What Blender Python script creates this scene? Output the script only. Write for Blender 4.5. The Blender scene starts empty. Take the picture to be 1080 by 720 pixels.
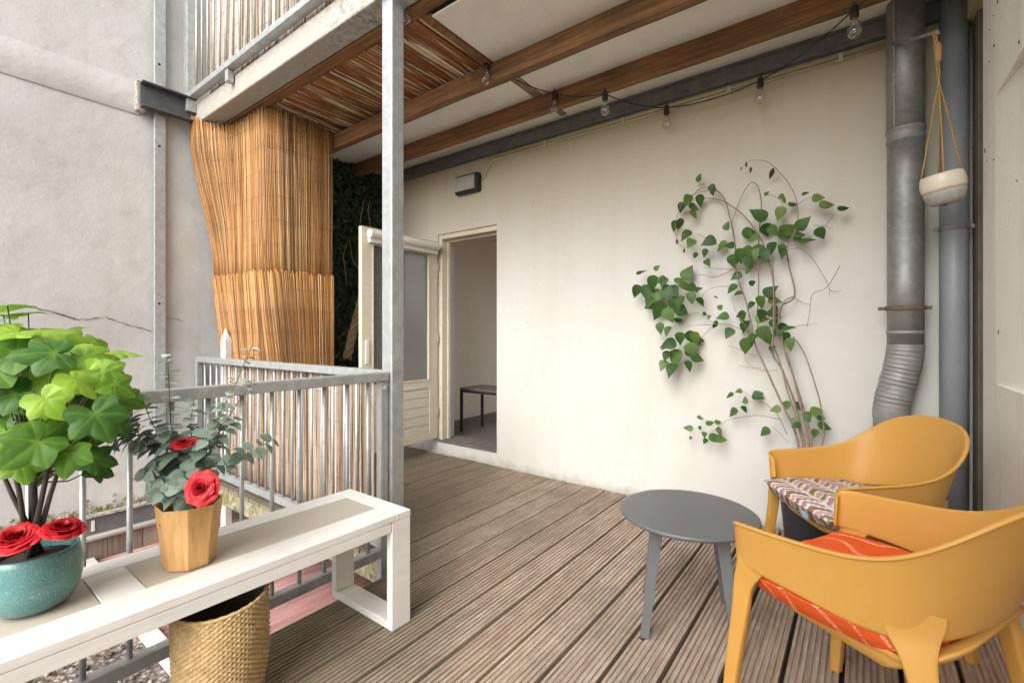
import bpy, math, random
from math import sin, cos, pi, radians, sqrt, atan2
from mathutils import Vector, Matrix, noise as mnoise
random.seed(7)
S = bpy.context.scene
COL = S.collection
V = Vector
R = random.uniform

# ------------------------------------------------------------------ view helper (survey of the place)
YAW, FPX, CXP, HYP, CAMH = radians(36.85), 491.0, 540.0, 352.0, 1.3
def ray(px, py):
    r = (px-CXP)/FPX
    return V((-sin(YAW)+cos(YAW)*r, cos(YAW)+sin(YAW)*r, (HYP-py)/FPX))
CAM = V((0, 0, CAMH))
def on_y(px, py, y):
    d = ray(px, py); return CAM + d*(y/d.y)
def on_x(px, py, x):
    d = ray(px, py); return CAM + d*(x/d.x)
def on_z(px, py, z):
    d = ray(px, py); return CAM + d*((z-CAMH)/d.z)
def at_t(px, py, t):
    return CAM + ray(px, py)*t

# ------------------------------------------------------------------ mesh builder
class MB:
    def __init__(s): s.v=[]; s.f=[]; s.t=[]; s.tint=0.5
    def add(s, vs, fs, tint=None):
        o=len(s.v); s.v += [V(p) for p in vs]; s.t += [s.tint if tint is None else tint]*len(vs)
        s.f += [tuple(i+o for i in f) for f in fs]
    def box(s, x0,x1,y0,y1,z0,z1, tint=None):
        s.add([(x0,y0,z0),(x1,y0,z0),(x1,y1,z0),(x0,y1,z0),(x0,y0,z1),(x1,y0,z1),(x1,y1,z1),(x0,y1,z1)],
              [(0,3,2,1),(4,5,6,7),(0,1,5,4),(1,2,6,5),(2,3,7,6),(3,0,4,7)], tint)
    def bar(s, a, b, w, h, up=(0,0,1), tint=None):
        a=V(a); b=V(b); d=(b-a).normalized(); u=V(up); sd=d.cross(u)
        if sd.length<1e-4: sd=d.cross(V((1,0,0)))
        sd.normalize(); u=sd.cross(d)
        vs=[]
        for p in (a,b):
            for i,j in ((-1,-1),(1,-1),(1,1),(-1,1)): vs.append(p+sd*(w/2*i)+u*(h/2*j))
        s.add(vs,[(0,1,2,3),(7,6,5,4),(0,4,5,1),(1,5,6,2),(2,6,7,3),(3,7,4,0)],tint)
    def tube(s, pts, r, n=8, cap=True, tint=None):
        pts=[V(p) for p in pts]; m=len(pts)
        rs = r if isinstance(r,(list,tuple)) else [r]*m
        vs=[]; fs=[]; pu=None
        for i,p in enumerate(pts):
            d=(pts[min(i+1,m-1)]-pts[max(i-1,0)])
            d = d.normalized() if d.length>1e-9 else V((0,0,1))
            if pu is None:
                pu = d.cross(V((0.31,0.87,0.21)))
                if pu.length<1e-3: pu=d.cross(V((1,0,0)))
            pu=(pu-d*pu.dot(d)).normalized(); w=d.cross(pu)
            for k in range(n):
                a=2*pi*k/n; vs.append(p+(pu*cos(a)+w*sin(a))*rs[i])
        for i in range(m-1):
            for k in range(n):
                fs.append((i*n+k,i*n+(k+1)%n,(i+1)*n+(k+1)%n,(i+1)*n+k))
        if cap: fs += [tuple(range(n-1,-1,-1)), tuple((m-1)*n+k for k in range(n))]
        s.add(vs,fs,tint)
    def lathe(s, prof, n=32, c=(0,0,0), mat=None, cap0=True, cap1=True, tint=None):
        vs=[]; fs=[]; c=V(c)
        for r,z in prof:
            for k in range(n):
                a=2*pi*k/n; p=V((r*cos(a),r*sin(a),z))
                if mat: p=mat@p
                vs.append(p+c)
        m=len(prof)
        for i in range(m-1):
            for k in range(n):
                fs.append((i*n+k,i*n+(k+1)%n,(i+1)*n+(k+1)%n,(i+1)*n+k))
        if cap0: fs.append(tuple(range(n-1,-1,-1)))
        if cap1: fs.append(tuple((m-1)*n+k for k in range(n)))
        s.add(vs,fs,tint)
    def grid(s, g, tint=None, closed=False):
        m=len(g); n=len(g[0]); vs=[p for row in g for p in row]; fs=[]
        for i in range(m-1):
            for k in range(n if closed else n-1):
                fs.append((i*n+k,i*n+(k+1)%n,(i+1)*n+(k+1)%n,(i+1)*n+k))
        s.add(vs,fs,tint)
    def build(s, name, mat, parent=None, smooth=False, bevel=0, seg=2, sub=0, solid=0, origin=None, uvfix=False):
        off = V((0,0,0)); p=parent
        while p is not None: off += p.location; p=p.parent
        if origin is not None: off = V(origin)
        me=bpy.data.meshes.new(name); me.from_pydata([tuple(q-off) for q in s.v],[],s.f); me.update()
        a=me.attributes.new('tint','FLOAT','POINT'); a.data.foreach_set('value',s.t)
        if smooth: me.polygons.foreach_set('use_smooth',[True]*len(me.polygons))
        o=bpy.data.objects.new(name,me); COL.objects.link(o)
        if parent is not None: o.parent=parent
        elif origin is not None: o.location=origin
        if mat: me.materials.append(mat)
        if solid:
            m=o.modifiers.new('solid','SOLIDIFY'); m.thickness=solid; m.offset=0
        if bevel:
            m=o.modifiers.new('bevel','BEVEL'); m.width=bevel; m.segments=seg; m.limit_method='ANGLE'; m.angle_limit=radians(40)
        if sub:
            m=o.modifiers.new('sub','SUBSURF'); m.levels=sub; m.render_levels=sub
        return o

def tag(o, label, cat, group=None, kind=None):
    o['label']=label; o['category']=cat
    if group: o['group']=group
    if kind: o['kind']=kind
    return o
def thing(name, label, cat, loc=(0,0,0), group=None):
    o=bpy.data.objects.new(name,None); COL.objects.link(o); o.location=loc; o.empty_display_size=.1
    return tag(o,label,cat,group)
def struct(o): o['kind']='structure'; return o
def copy_tree(o,parent=None):
    c=o.copy(); COL.objects.link(c)
    if parent: c.parent=parent
    for ch in list(o.children): copy_tree(ch,c)
    return c

# ------------------------------------------------------------------ materials
class NT:
    def __init__(s,name):
        s.m=bpy.data.materials.new(name); s.m.use_nodes=True; s.t=s.m.node_tree; s.n=s.t.nodes; s.l=s.t.links
        s.b=s.n['Principled BSDF']; s.tc=s.n.new('ShaderNodeTexCoord'); s.out=s.n['Material Output']
    def map(s,scale=(1,1,1),src='Object',rot=(0,0,0)):
        m=s.n.new('ShaderNodeMapping'); m.inputs['Scale'].default_value=scale; m.inputs['Rotation'].default_value=rot
        s.l.new(s.tc.outputs[src],m.inputs[0]); return m.outputs[0]
    def noise(s,scale,vec=None,det=6,rough=.6,dist=0):
        n=s.n.new('ShaderNodeTexNoise'); n.inputs['Scale'].default_value=scale; n.inputs['Detail'].default_value=det
        n.inputs['Roughness'].default_value=rough; n.inputs['Distortion'].default_value=dist
        s.l.new(vec or s.tc.outputs['Object'],n.inputs['Vector']); return n.outputs['Fac']
    def ramp(s,fac,stops,interp='LINEAR'):
        r=s.n.new('ShaderNodeValToRGB'); cr=r.color_ramp; cr.interpolation=interp
        while len(cr.elements)<len(stops): cr.elements.new(.5)
        for e,(p,c) in zip(cr.elements,stops):
            e.position=p; e.color=(c,c,c,1) if isinstance(c,(int,float)) else (*c,1)
        s.l.new(fac,r.inputs[0]); return r.outputs[0]
    def mix(s,fac,a,b,mode='MIX'):
        m=s.n.new('ShaderNodeMix'); m.data_type='RGBA'; m.blend_type=mode
        for i,x in ((0,fac),(6,a),(7,b)):
            if isinstance(x,(int,float)): m.inputs[i].default_value = x if i==0 else (x,x,x,1)
            elif isinstance(x,tuple): m.inputs[i].default_value=(*x,1)
            else: s.l.new(x,m.inputs[i])
        return m.outputs[2]
    def math(s,op,a,b=0.):
        m=s.n.new('ShaderNodeMath'); m.operation=op
        for i,x in ((0,a),(1,b)):
            if isinstance(x,(int,float)): m.inputs[i].default_value=x
            else: s.l.new(x,m.inputs[i])
        return m.outputs[0]
    def attr(s,name='tint'):
        a=s.n.new('ShaderNodeAttribute'); a.attribute_name=name; return a.outputs['Fac']
    def sep(s,vec):
        q=s.n.new('ShaderNodeSeparateXYZ'); s.l.new(vec,q.inputs[0]); return q.outputs
    def voro(s,scale,vec=None,feature='F1',out='Distance',rnd=1):
        n=s.n.new('ShaderNodeTexVoronoi'); n.feature=feature; n.inputs['Scale'].default_value=scale; n.inputs['Randomness'].default_value=rnd
        s.l.new(vec or s.tc.outputs['Object'],n.inputs['Vector']); return n.outputs[out]
    def bump(s,h,strength=.3,dist=.01):
        b=s.n.new('ShaderNodeBump'); b.inputs['Strength'].default_value=strength; b.inputs['Distance'].default_value=dist
        s.l.new(h,b.inputs['Height'])
        if s.b.inputs['Normal'].is_linked: s.l.new(s.b.inputs['Normal'].links[0].from_socket,b.inputs['Normal'])
        s.l.new(b.outputs[0],s.b.inputs['Normal'])
    def col(s,c):
        if isinstance(c,tuple): s.b.inputs['Base Color'].default_value=(*c,1)
        else: s.l.new(c,s.b.inputs['Base Color'])
    def set(s,rough=None,metal=None,spec=None,trans=None,ior=None):
        for k,x in (('Roughness',rough),('Metallic',metal),('Specular IOR Level',spec),('Transmission Weight',trans),('IOR',ior)):
            if x is None: continue
            if isinstance(x,(int,float)): s.b.inputs[k].default_value=x
            else: s.l.new(x,s.b.inputs[k])
        return s

def simple(name,c,rough=.5,metal=0,var=.12,scale=30,bump=.0):
    n=NT(name); c2=tuple(x*(1-var) for x in c)
    f=n.noise(scale); n.col(n.mix(n.ramp(f,[(.35,0),(.65,1)]),c,c2)); n.set(rough=rough,metal=metal)
    if bump: n.bump(n.noise(scale*4),bump,.003)
    return n.m

# render plaster / cream wall
def m_wall(name,c,dirt,streak=.35,bs=.25,stain=0.,foot=0.):
    n=NT(name)
    big=n.noise(1.3,det=8); mid=n.noise(7,n.map((1,1,.7)),det=7,rough=.55,dist=.8); fine=n.noise(45,det=6); st=n.noise(3,n.map((1.6,1.6,.16)),det=5)
    base=n.mix(n.ramp(big,[(.35,0),(.7,1)]),c,tuple(x*.93 for x in c))
    base=n.mix(n.math('MULTIPLY',n.ramp(mid,[(.5,0),(.72,1)]),.35),base,tuple(x*.90 for x in c))
    base=n.mix(n.math('MULTIPLY',n.ramp(st,[(.5,0),(.8,1)]),streak),base,dirt)
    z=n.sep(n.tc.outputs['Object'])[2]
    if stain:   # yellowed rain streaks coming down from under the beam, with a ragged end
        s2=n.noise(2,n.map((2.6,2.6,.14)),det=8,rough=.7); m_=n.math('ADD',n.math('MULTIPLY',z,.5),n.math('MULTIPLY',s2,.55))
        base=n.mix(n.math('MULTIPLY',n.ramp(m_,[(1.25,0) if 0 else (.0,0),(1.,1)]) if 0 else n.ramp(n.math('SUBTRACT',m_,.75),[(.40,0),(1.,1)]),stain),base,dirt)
    if foot:    # splash dirt along the deck line
        m_=n.math('ADD',n.math('MULTIPLY',z,-5.),n.math('MULTIPLY',n.noise(9,det=7),1.1))
        base=n.mix(n.math('MULTIPLY',n.ramp(m_,[(.25,0),(.75,1)]),foot),base,(.27,.24,.18))
    sp=n.voro(9); base=n.mix(n.math('MULTIPLY',n.ramp(sp,[(.012,1),(.03,0)]),.5),base,(.2,.17,.13))
    n.col(base); n.set(rough=.85)
    n.bump(big,.25,.02); n.bump(mid,.25,.006); n.bump(fine,bs,.004)
    return n.m
MAT={}
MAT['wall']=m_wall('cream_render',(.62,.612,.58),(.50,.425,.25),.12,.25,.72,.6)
MAT['wall_right']=m_wall('flaking_render',(.84,.825,.78),(.45,.41,.32),.5,.6)
def m_conc():
    n=NT('grey_render')
    big=n.noise(.9,det=9,rough=.62); mid=n.noise(5,det=8); fine=n.noise(60,det=5); st=n.noise(2,n.map((3,3,.3)),det=6)
    base=n.ramp(big,[(.3,(.455,.45,.435)),(.5,(.54,.536,.522)),(.75,(.625,.62,.608))])
    base=n.mix(n.math('MULTIPLY',n.ramp(mid,[(.5,0),(.75,1)]),.35),base,(.36,.34,.31))
    base=n.mix(n.math('MULTIPLY',n.ramp(st,[(.52,0),(.8,1)]),.3),base,(.33,.31,.28))
    n.col(base); n.set(rough=.9); n.bump(mid,.5,.012); n.bump(n.noise(18,det=7),.45,.006); n.bump(fine,.3,.004)
    return n.m
MAT['conc']=m_conc()
def m_slab():
    n=NT('weathered_concrete')
    f=n.noise(22,det=8,rough=.7); g=n.noise(3,n.map((1.5,1.5,.6)),det=7)
    base=n.ramp(f,[(.36,(.13,.12,.10)),(.5,(.40,.385,.35)),(.66,(.62,.60,.56))])
    x_=n.sep(n.tc.outputs['Object'])[0]
    k_=n.math('ADD',n.math('MULTIPLY',x_,-.55),n.math('MULTIPLY',g,1.0))
    base=n.mix(n.ramp(k_,[(1.1,0),(1.5,1)] if 0 else [(.60,0),(1.15,.85)]),base,(.40,.38,.34)); n.col(base); n.set(rough=.92)
    n.bump(f,.7,.01); return n.m
MAT['slab']=m_slab()
def m_galv(name='galvanised_steel',c=(.50,.52,.53),rough=.42,met=.55):
    n=NT(name); sp=n.voro(28,out='Color'); f=n.noise(8,det=6)
    g=n.sep(sp)[0]
    base=n.mix(n.ramp(g,[(0,0),(1,1)]),tuple(x*.82 for x in c),c)
    base=n.mix(n.math('MULTIPLY',n.ramp(f,[(.5,0),(.72,1)]),.45),base,tuple(x*.6 for x in c))
    n.col(base); n.set(rough=n.ramp(f,[(.3,rough-.08),(.7,rough+.2)]),metal=met); n.bump(f,.05,.003); return n.m
MAT['galv']=m_galv()
MAT['flue']=m_galv('old_zinc',(.33,.335,.32),.5,.6)
MAT['flue_dull']=m_galv('dull_zinc',(.34,.34,.325),.6,.4)
MAT['darksteel']=m_galv('dark_steel',(.19,.195,.20),.55,.4)
MAT['bracketsteel']=m_galv('sooty_steel',(.10,.102,.105),.6,.3)
MAT['rust']=simple('rusty_clamp',(.22,.15,.10),.8,.2,.4,40,.3)
MAT['oldpost']=simple('weathered_grey_brown',(.17,.15,.12),.85,0,.35,5,.2)
MAT['pvc']=simple('grey_pipe',(.29,.315,.33),.42,0,.15,6)
def m_timber(name,c1,c2,c3,sc=(1,22,22),peel=None,rough=.7):
    n=NT(name); v=n.map(sc); f=n.math('ADD',n.noise(2.2,v,det=8,rough=.65,dist=.6),n.math('MULTIPLY',n.math('SUBTRACT',n.attr(),.5),.35)); g=n.noise(1.7,det=5)
    base=n.ramp(f,[(.28,c1),(.5,c2),(.75,c3)])
    base=n.mix(n.math('MULTIPLY',n.ramp(g,[(.45,0),(.7,1)]),.45),base,tuple(x*.45 for x in c1))
    if peel:
        pf=n.noise(4.5,n.map(tuple(x*.35 for x in sc)),det=8,rough=.6)
        base=n.mix(n.ramp(pf,[(.52,0),(.57,1)]),base,peel)
    n.col(base); n.set(rough=rough); n.bump(f,.35,.004); return n.m
MAT['beam']=m_timber('stained_beam',(.075,.035,.014),(.22,.105,.037),(.38,.20,.08))
MAT['soffit']=m_timber('peeling_planks',(.10,.035,.010),(.24,.085,.022),(.36,.14,.04),(26,1,26),(.62,.50,.34))
MAT['brownboard']=m_timber('brown_boards',(.13,.10,.075),(.24,.19,.145),(.34,.28,.22),(18,18,1))
MAT['ceil']=m_wall('ceiling_panel',(.86,.84,.76),(.55,.45,.30),.25,.05)
def m_deck():
    n=NT('deck_timber'); t=n.attr()
    v=n.map((26,1.3,26)); f=n.noise(2,v,det=8,rough=.7); g=n.noise(1.6,det=6,rough=.6); h=n.noise(40,n.map((1,.35,1)),det=5)
    base=n.ramp(f,[(.25,(.17,.125,.098)),(.5,(.375,.295,.238)),(.78,(.62,.53,.455))])
    red=n.ramp(t,[(0,(.80,.76,.68)),(.3,(1,.98,.95)),(.55,(.86,.80,.74)),(.75,(1.0,.84,.72)),(1,(.90,.70,.57))])
    spk=n.voro(70); 
    base=n.mix(1.,base,red,'MULTIPLY')
    base=n.mix(n.math('MULTIPLY',n.ramp(g,[(.46,0),(.66,1)]),.55),base,(.145,.125,.085))
    base=n.mix(n.math('MULTIPLY',n.ramp(h,[(.55,0),(.72,1)]),.4),base,(.56,.51,.46))
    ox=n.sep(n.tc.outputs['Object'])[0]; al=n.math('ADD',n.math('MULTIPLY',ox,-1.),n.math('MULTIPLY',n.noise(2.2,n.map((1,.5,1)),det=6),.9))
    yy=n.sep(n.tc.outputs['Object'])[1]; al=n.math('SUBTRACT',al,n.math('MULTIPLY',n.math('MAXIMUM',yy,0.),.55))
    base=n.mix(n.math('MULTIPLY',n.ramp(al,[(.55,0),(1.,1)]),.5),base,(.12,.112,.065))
    base=n.mix(n.math('MULTIPLY',n.math('MULTIPLY',n.ramp(spk,[(.06,1),(.12,0)]),n.ramp(n.noise(6,det=3),[(.5,0),(.62,1)])),.8),base,(.70,.67,.60))
    n.col(base); n.set(rough=.8); n.bump(f,.4,.003); n.bump(h,.2,.002); return n.m
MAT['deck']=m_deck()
MAT['dark']=simple('dark_underside',(.03,.026,.022),.95)
def m_white(name,c,sc,grey):
    n=NT(name); f=n.noise(3,n.map(sc),det=7); g=n.noise(5,det=6)
    base=n.mix(n.ramp(f,[(.35,0),(.75,1)]),c,tuple(x*.88 for x in c))
    base=n.mix(n.math('MULTIPLY',n.ramp(g,[(.52,0),(.75,1)]),.5),base,grey); n.col(base); n.set(rough=.5)
    n.bump(f,.18,.002); return n.m
MAT['whitewood']=m_white('white_painted_wood',(.79,.775,.74),(20,2,20),(.62,.58,.51))
MAT['inlay']=m_white('grey_beige_board',(.50,.455,.38),(26,1.5,26),(.42,.38,.31))
MAT['whitepost']=simple('whitewashed_wood',(.68,.67,.64),.8,0,.25,14,.3)
def m_reed(name,stops):
    n=NT(name); t=n.attr(); f=n.noise(3,n.map((60,60,2.5)),det=5); g=n.noise(1.1,n.map((1,1,.6)),det=5)
    v=n.math('ADD',n.math('MULTIPLY',t,.7),n.math('MULTIPLY',f,.3))
    base=n.ramp(v,stops); base=n.mix(n.math('MULTIPLY',n.ramp(g,[(.45,0),(.7,1)]),.35),base,tuple(x*.6 for x in stops[0][1]))
    n.col(base); n.set(rough=.6); n.bump(f,.3,.002); return n.m
MAT['reed']=m_reed('golden_reed',[(.12,(.12,.045,.012)),(.38,(.34,.145,.034)),(.66,(.51,.26,.08)),(.97,(.72,.54,.33))])
MAT['reed_grey']=m_reed('bleached_reed',[(.12,(.10,.065,.045)),(.36,(.33,.22,.135)),(.55,(.50,.39,.29)),(.85,(.68,.60,.50))])
MAT['reed_old']=m_reed('weathered_reed',[(.1,(.10,.06,.035)),(.35,(.28,.17,.09)),(.6,(.52,.46,.38)),(.9,(.70,.67,.61))])
MAT['wire']=simple('tie_wire',(.12,.10,.08),.6,.5)
MAT['mustard']=None
def m_mustard():
    n=NT('mustard_plastic'); f=n.noise(4,det=5); d_=n.noise(9,det=8,rough=.7); b_=n.mix(f,(.53,.28,.064),(.49,.255,.054))
    n.col(n.mix(n.math('MULTIPLY',n.ramp(d_,[(.55,0),(.75,1)]),.16),b_,(.62,.50,.33)))
    n.set(rough=n.ramp(d_,[(.35,.36),(.7,.60)]),spec=.35); n.bump(n.noise(260,det=2),.05,.001); return n.m
MAT['mustard']=m_mustard()
MAT['tablegrey']=simple('grey_powder_coat',(.125,.128,.134),.42,0,.14,5,.03)
MAT['darkpot']=simple('dark_grey_pot',(.055,.06,.068),.55)
def m_orange():
    n=NT('orange_fabric')
    w=n.noise(2.6,det=1); ln=n.math('ABSOLUTE',n.math('SUBTRACT',n.math('FRACT',n.math('MULTIPLY',w,9.)),.5))
    dots=n.noise(150,det=1)
    fac=n.math('MULTIPLY',n.ramp(ln,[(.05,1),(.09,0)]),n.ramp(dots,[(.45,.25),(.55,1)]))
    n.col(n.mix(fac,(.72,.105,.022),(.85,.42,.24))); n.set(rough=.85,spec=.2); n.bump(n.noise(300,det=2),.25,.002); n.bump(n.noise(7,det=4),.35,.02); return n.m
MAT['orange']=m_orange()
def m_ikat():
    n=NT('ikat_fabric'); o=n.sep(n.tc.outputs['Object'])
    jag=n.noise(90,n.map((.12,1,1)),det=2); 
    x=n.math('ADD',o[0],n.math('MULTIPLY',n.math('SUBTRACT',jag,.5),.05))
    tri=n.math('PINGPONG',n.math('MULTIPLY',o[1],1.),.065)
    u=n.math('FRACT',n.math('ADD',n.math('MULTIPLY',x,5.2),n.math('MULTIPLY',tri,6.)))
    W=(.64,.61,.56)
    c1=n.ramp(u,[(0,W),(.08,(.25,.14,.07)),(.30,W),(.37,(.50,.27,.29)),(.52,W),(.57,(.21,.17,.14)),(.70,(.58,.56,.30)),(.75,W),(.83,(.52,.12,.18)),(.92,(.25,.30,.42))],'CONSTANT')
    gap=n.math('PINGPONG',n.math('ADD',o[1],n.math('MULTIPLY',n.math('SUBTRACT',jag,.5),.02)),.065)
    n.col(n.mix(n.ramp(gap,[(.0,1),(.012,0)],'LINEAR'),c1,W)); n.set(rough=.9,spec=.2); n.bump(n.noise(320,det=2),.3,.002); n.bump(n.noise(8,det=4),.4,.02); return n.m
MAT['ikat']=m_ikat()
def m_teal():
    n=NT('crackled_teal_glaze'); v=n.voro(230,feature='DISTANCE_TO_EDGE',out='Distance'); f=n.noise(4,det=5)
    base=n.ramp(f,[(.3,(.025,.105,.11)),(.55,(.045,.175,.175)),(.75,(.13,.24,.225))])
    base=n.mix(n.math('MULTIPLY',n.ramp(v,[(.02,1),(.12,0)]),.55),base,(.30,.40,.37)); n.col(base); n.set(rough=.16); n.bump(v,.25,.002); return n.m
MAT['teal']=m_teal()
MAT['planterwood']=m_timber('bamboo_veneer',(.42,.22,.075),(.56,.32,.12),(.66,.42,.19),(30,30,1.2),None,.45)
MAT['planterwood'].node_tree.nodes['Principled BSDF'].inputs['Roughness'].default_value=.45
def m_leaf(name,stops,rough=.38,tr=.25):
    n=NT(name); t=n.attr(); f=n.noise(25,det=4)
    c=n.ramp(t,stops); c=n.mix(n.math('MULTIPLY',n.ramp(f,[(.4,0),(.7,1)]),.3),c,tuple(x*.6 for x in stops[0][1]))
    n.col(c); n.set(rough=rough,spec=.4)
    tl=n.n.new('ShaderNodeBsdfTranslucent'); n.l.new(c,tl.inputs[0]); mx=n.n.new('ShaderNodeMixShader'); mx.inputs[0].default_value=tr
    n.l.new(n.b.outputs[0],mx.inputs[1]); n.l.new(tl.outputs[0],mx.inputs[2]); n.l.new(mx.outputs[0],n.out.inputs[0]); return n.m
MAT['fatsia']=m_leaf('lobed_leaf',[(0,(.020,.062,.014)),(.4,(.052,.145,.022)),(.7,(.14,.29,.03)),(1,(.31,.50,.05))],.45,.35)
MAT['euca']=m_leaf('eucalyptus_leaf',[(0,(.11,.175,.13)),(.5,(.22,.295,.235)),(.8,(.35,.42,.345)),(1,(.52,.57,.49))],.5,.15)
MAT['vine']=m_leaf('vine_leaf',[(0,(.030,.080,.018)),(.5,(.072,.155,.032)),(1,(.17,.26,.06))],.5,.3)
MAT['deadleaf']=simple('withered_leaf',(.07,.035,.018),.8)
MAT['ivy']=m_leaf('ivy_leaf',[(0,(.025,.048,.024)),(.6,(.060,.10,.045)),(1,(.13,.17,.08))],.5,.1)
MAT['bark']=simple('vine_bark',(.30,.225,.17),.85,0,.35,50,.3)
MAT['darkstem']=simple('dark_stem',(.055,.045,.038),.7,0,.3,40,.2)
MAT['greenstem']=simple('green_stem',(.10,.15,.05),.6,0,.3,40)
def m_rose():
    n=NT('rose_petal'); t=n.attr(); n.col(n.ramp(t,[(0,(.20,.003,.008)),(.5,(.42,.008,.014)),(1,(.62,.028,.034))])); n.set(rough=.5,spec=.3); n.bump(n.noise(60),.15,.002); return n.m
MAT['rose']=m_rose()
def m_basket():
    n=NT('seagrass_weave'); t=n.attr(); f=n.noise(60,det=5); g=n.noise(3,det=5)
    c=n.ramp(n.math('ADD',n.math('MULTIPLY',f,.7),n.math('MULTIPLY',g,.35)),[(.3,(.22,.135,.055)),(.52,(.44,.30,.14)),(.75,(.62,.49,.28))]); n.col(c); n.set(rough=.75); n.bump(f,.5,.003); return n.m
MAT['basket']=m_basket()
MAT['lining']=simple('dark_lining',(.13,.11,.09),.8,0,.4,70)
MAT['cream']=m_white('cream_paint',(.66,.60,.47),(3,3,12),(.58,.52,.40))
MAT['whiteplastic']=simple('white_plastic',(.72,.70,.66),.45,0,.05)
def m_glass(name,c,rough,tr=1.):
    n=NT(name); n.col(c); n.set(rough=rough,trans=tr,ior=1.45); return n.m
def m_reflect_pane():  # grey colour mixed into the clear pane, painted in for its reflection
    n=NT('reflection_grey_glass'); n.col((.15,.145,.13)); n.set(rough=.04,spec=.7)
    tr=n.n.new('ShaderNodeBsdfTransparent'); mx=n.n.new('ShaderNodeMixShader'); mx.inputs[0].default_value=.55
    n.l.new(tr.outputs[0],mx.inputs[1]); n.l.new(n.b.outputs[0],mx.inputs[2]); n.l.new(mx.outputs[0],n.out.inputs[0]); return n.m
MAT['glass']=m_reflect_pane()
MAT['bulb']=m_glass('clear_bulb_glass',(.97,.97,.95),.0)
def m_bulb():
    n=NT('clear_bulb_shell'); tr=n.n.new('ShaderNodeBsdfTransparent'); tr.inputs[0].default_value=(.95,.95,.93,1); gl=n.n.new('ShaderNodeBsdfGlossy'); gl.inputs['Roughness'].default_value=.03
    lw=n.n.new('ShaderNodeLayerWeight'); lw.inputs[0].default_value=.45; mx=n.n.new('ShaderNodeMixShader'); n.l.new(n.ramp(lw.outputs['Facing'],[(0,.08),(1,.75)]),mx.inputs[0])
    n.l.new(tr.outputs[0],mx.inputs[1]); n.l.new(gl.outputs[0],mx.inputs[2]); n.l.new(mx.outputs[0],n.out.inputs[0]); return n.m
MAT['bulb']=m_bulb()
MAT['black']=simple('black_rubber',(.018,.018,.018),.55)
MAT['frost']=simple('frosted_lens',(.42,.41,.38),.35,0,.15,20)
MAT['conduit']=simple('yellowed_conduit',(.62,.56,.34),.5,0,.1)
MAT['filament']=simple('brass_filament',(.45,.28,.10),.4,.6)
MAT['cord']=simple('jute_cord',(.48,.30,.11),.85,0,.3,90,.3)
MAT['ropetan']=simple('braided_rope',(.42,.30,.15),.85,0,.4,60,.4)
MAT['ceramic']=simple('cream_ceramic',(.70,.64,.52),.35,0,.06,20)
MAT['ceramicbase']=simple('raw_clay_grey',(.40,.385,.355),.85,0,.15,60,.2)
MAT['room']=simple('room_wall',(.76,.68,.58),.9,0,.06,3)
MAT['roomfloor']=simple('dark_floor_board',(.13,.115,.10),.5,0,.2,8)
MAT['sill']=simple('stone_sill',(.16,.145,.13),.7,0,.3,14,.2)
MAT['soil']=simple('potting_soil',(.035,.024,.016),.95,0,.4,60,.6)
def m_gravel():
    n=NT('gravel'); v=n.voro(34,out='Color'); d=n.voro(34); g=n.sep(v)[0]
    n.col(n.mix(n.ramp(d,[(.2,0),(.6,.7)]),n.ramp(g,[(0,(.16,.12,.10)),(.5,(.34,.29,.25)),(1,(.55,.50,.45))]),(.05,.035,.03))); n.set(rough=.9)
    n.bump(n.math('SUBTRACT',1.,d),.9,.02); return n.m
MAT['gravel']=m_gravel()
def m_redroof():
    n=NT('faded_red_sheet'); f=n.noise(2.5,n.map((6,1,6)),det=7); n.col(n.ramp(f,[(.3,(.23,.105,.095)),(.55,(.33,.17,.155)),(.8,(.44,.27,.25))])); n.set(rough=.75); n.bump(f,.2,.004); return n.m
MAT['redroof']=m_redroof()
def m_moss():
    n=NT('mossy_plaster'); f=n.noise(26,det=7); n.col(n.ramp(f,[(.35,(.11,.105,.035)),(.5,(.26,.235,.13)),(.68,(.40,.37,.30))])); n.set(rough=.95); n.bump(f,.8,.015); return n.m
MAT['moss']=m_moss()
MAT['crack']=simple('crack_dark',(.10,.09,.08),.95)
MAT['bluetag']=simple('blue_white_tag',(.35,.50,.66),.7,0,.5,120)
MAT['ground']=simple('courtyard_ground',(.22,.20,.18),.95,0,.3,2,.2)

# ------------------------------------------------------------------ SETTING: ground, lower roof, deck
m=MB(); m.box(-60,60,-60,60,-3.4,-3.2); struct(m.build('ground',MAT['ground'],origin=(0,0,-3.2)))
# lower roof beside the deck: gravel, then red sheets
m=MB(); m.box(-5.05,-2.10,-4,.93,-.9,-.60); struct(m.build('gravel_roof',MAT['gravel'],origin=(-3.5,-1,-.6)))
m=MB()   # loose stones on the gravel
for i in range(900):
    x=R(-4.3,-2.15); y=R(.0,.90); r=R(.008,.022); z=-.60+r*.4
    q=Matrix.Rotation(R(0,6.28),3,V((R(-1,1),R(-1,1),R(-1,1))).normalized())
    vs=[V((x,y,z))+q@V((a*r*R(.7,1.2),b*r*R(.6,1.1),c*r*R(.5,.8))) for a,b,c in ((1,0,0),(-1,0,0),(0,1,0),(0,-1,0),(0,0,1),(0,0,-1))]
    m.add(vs,[(0,2,4),(2,1,4),(1,3,4),(3,0,4),(2,0,5),(1,2,5),(3,1,5),(0,3,5)])
o=m.build('loose_gravel',MAT['gravel'],origin=(-3.2,.5,-.6)); tag(o,'loose brown and grey gravel stones below the deck edge','gravel',kind='stuff')
m=MB()
N=260; g=[]
for j in range(2):
    g.append([V((-5.05+2.97*i/N, 1.0+j*2.0, -.575+.010*sin(2*pi*i/5.2))) for i in range(N+1)])
m.grid(g); 
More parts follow.
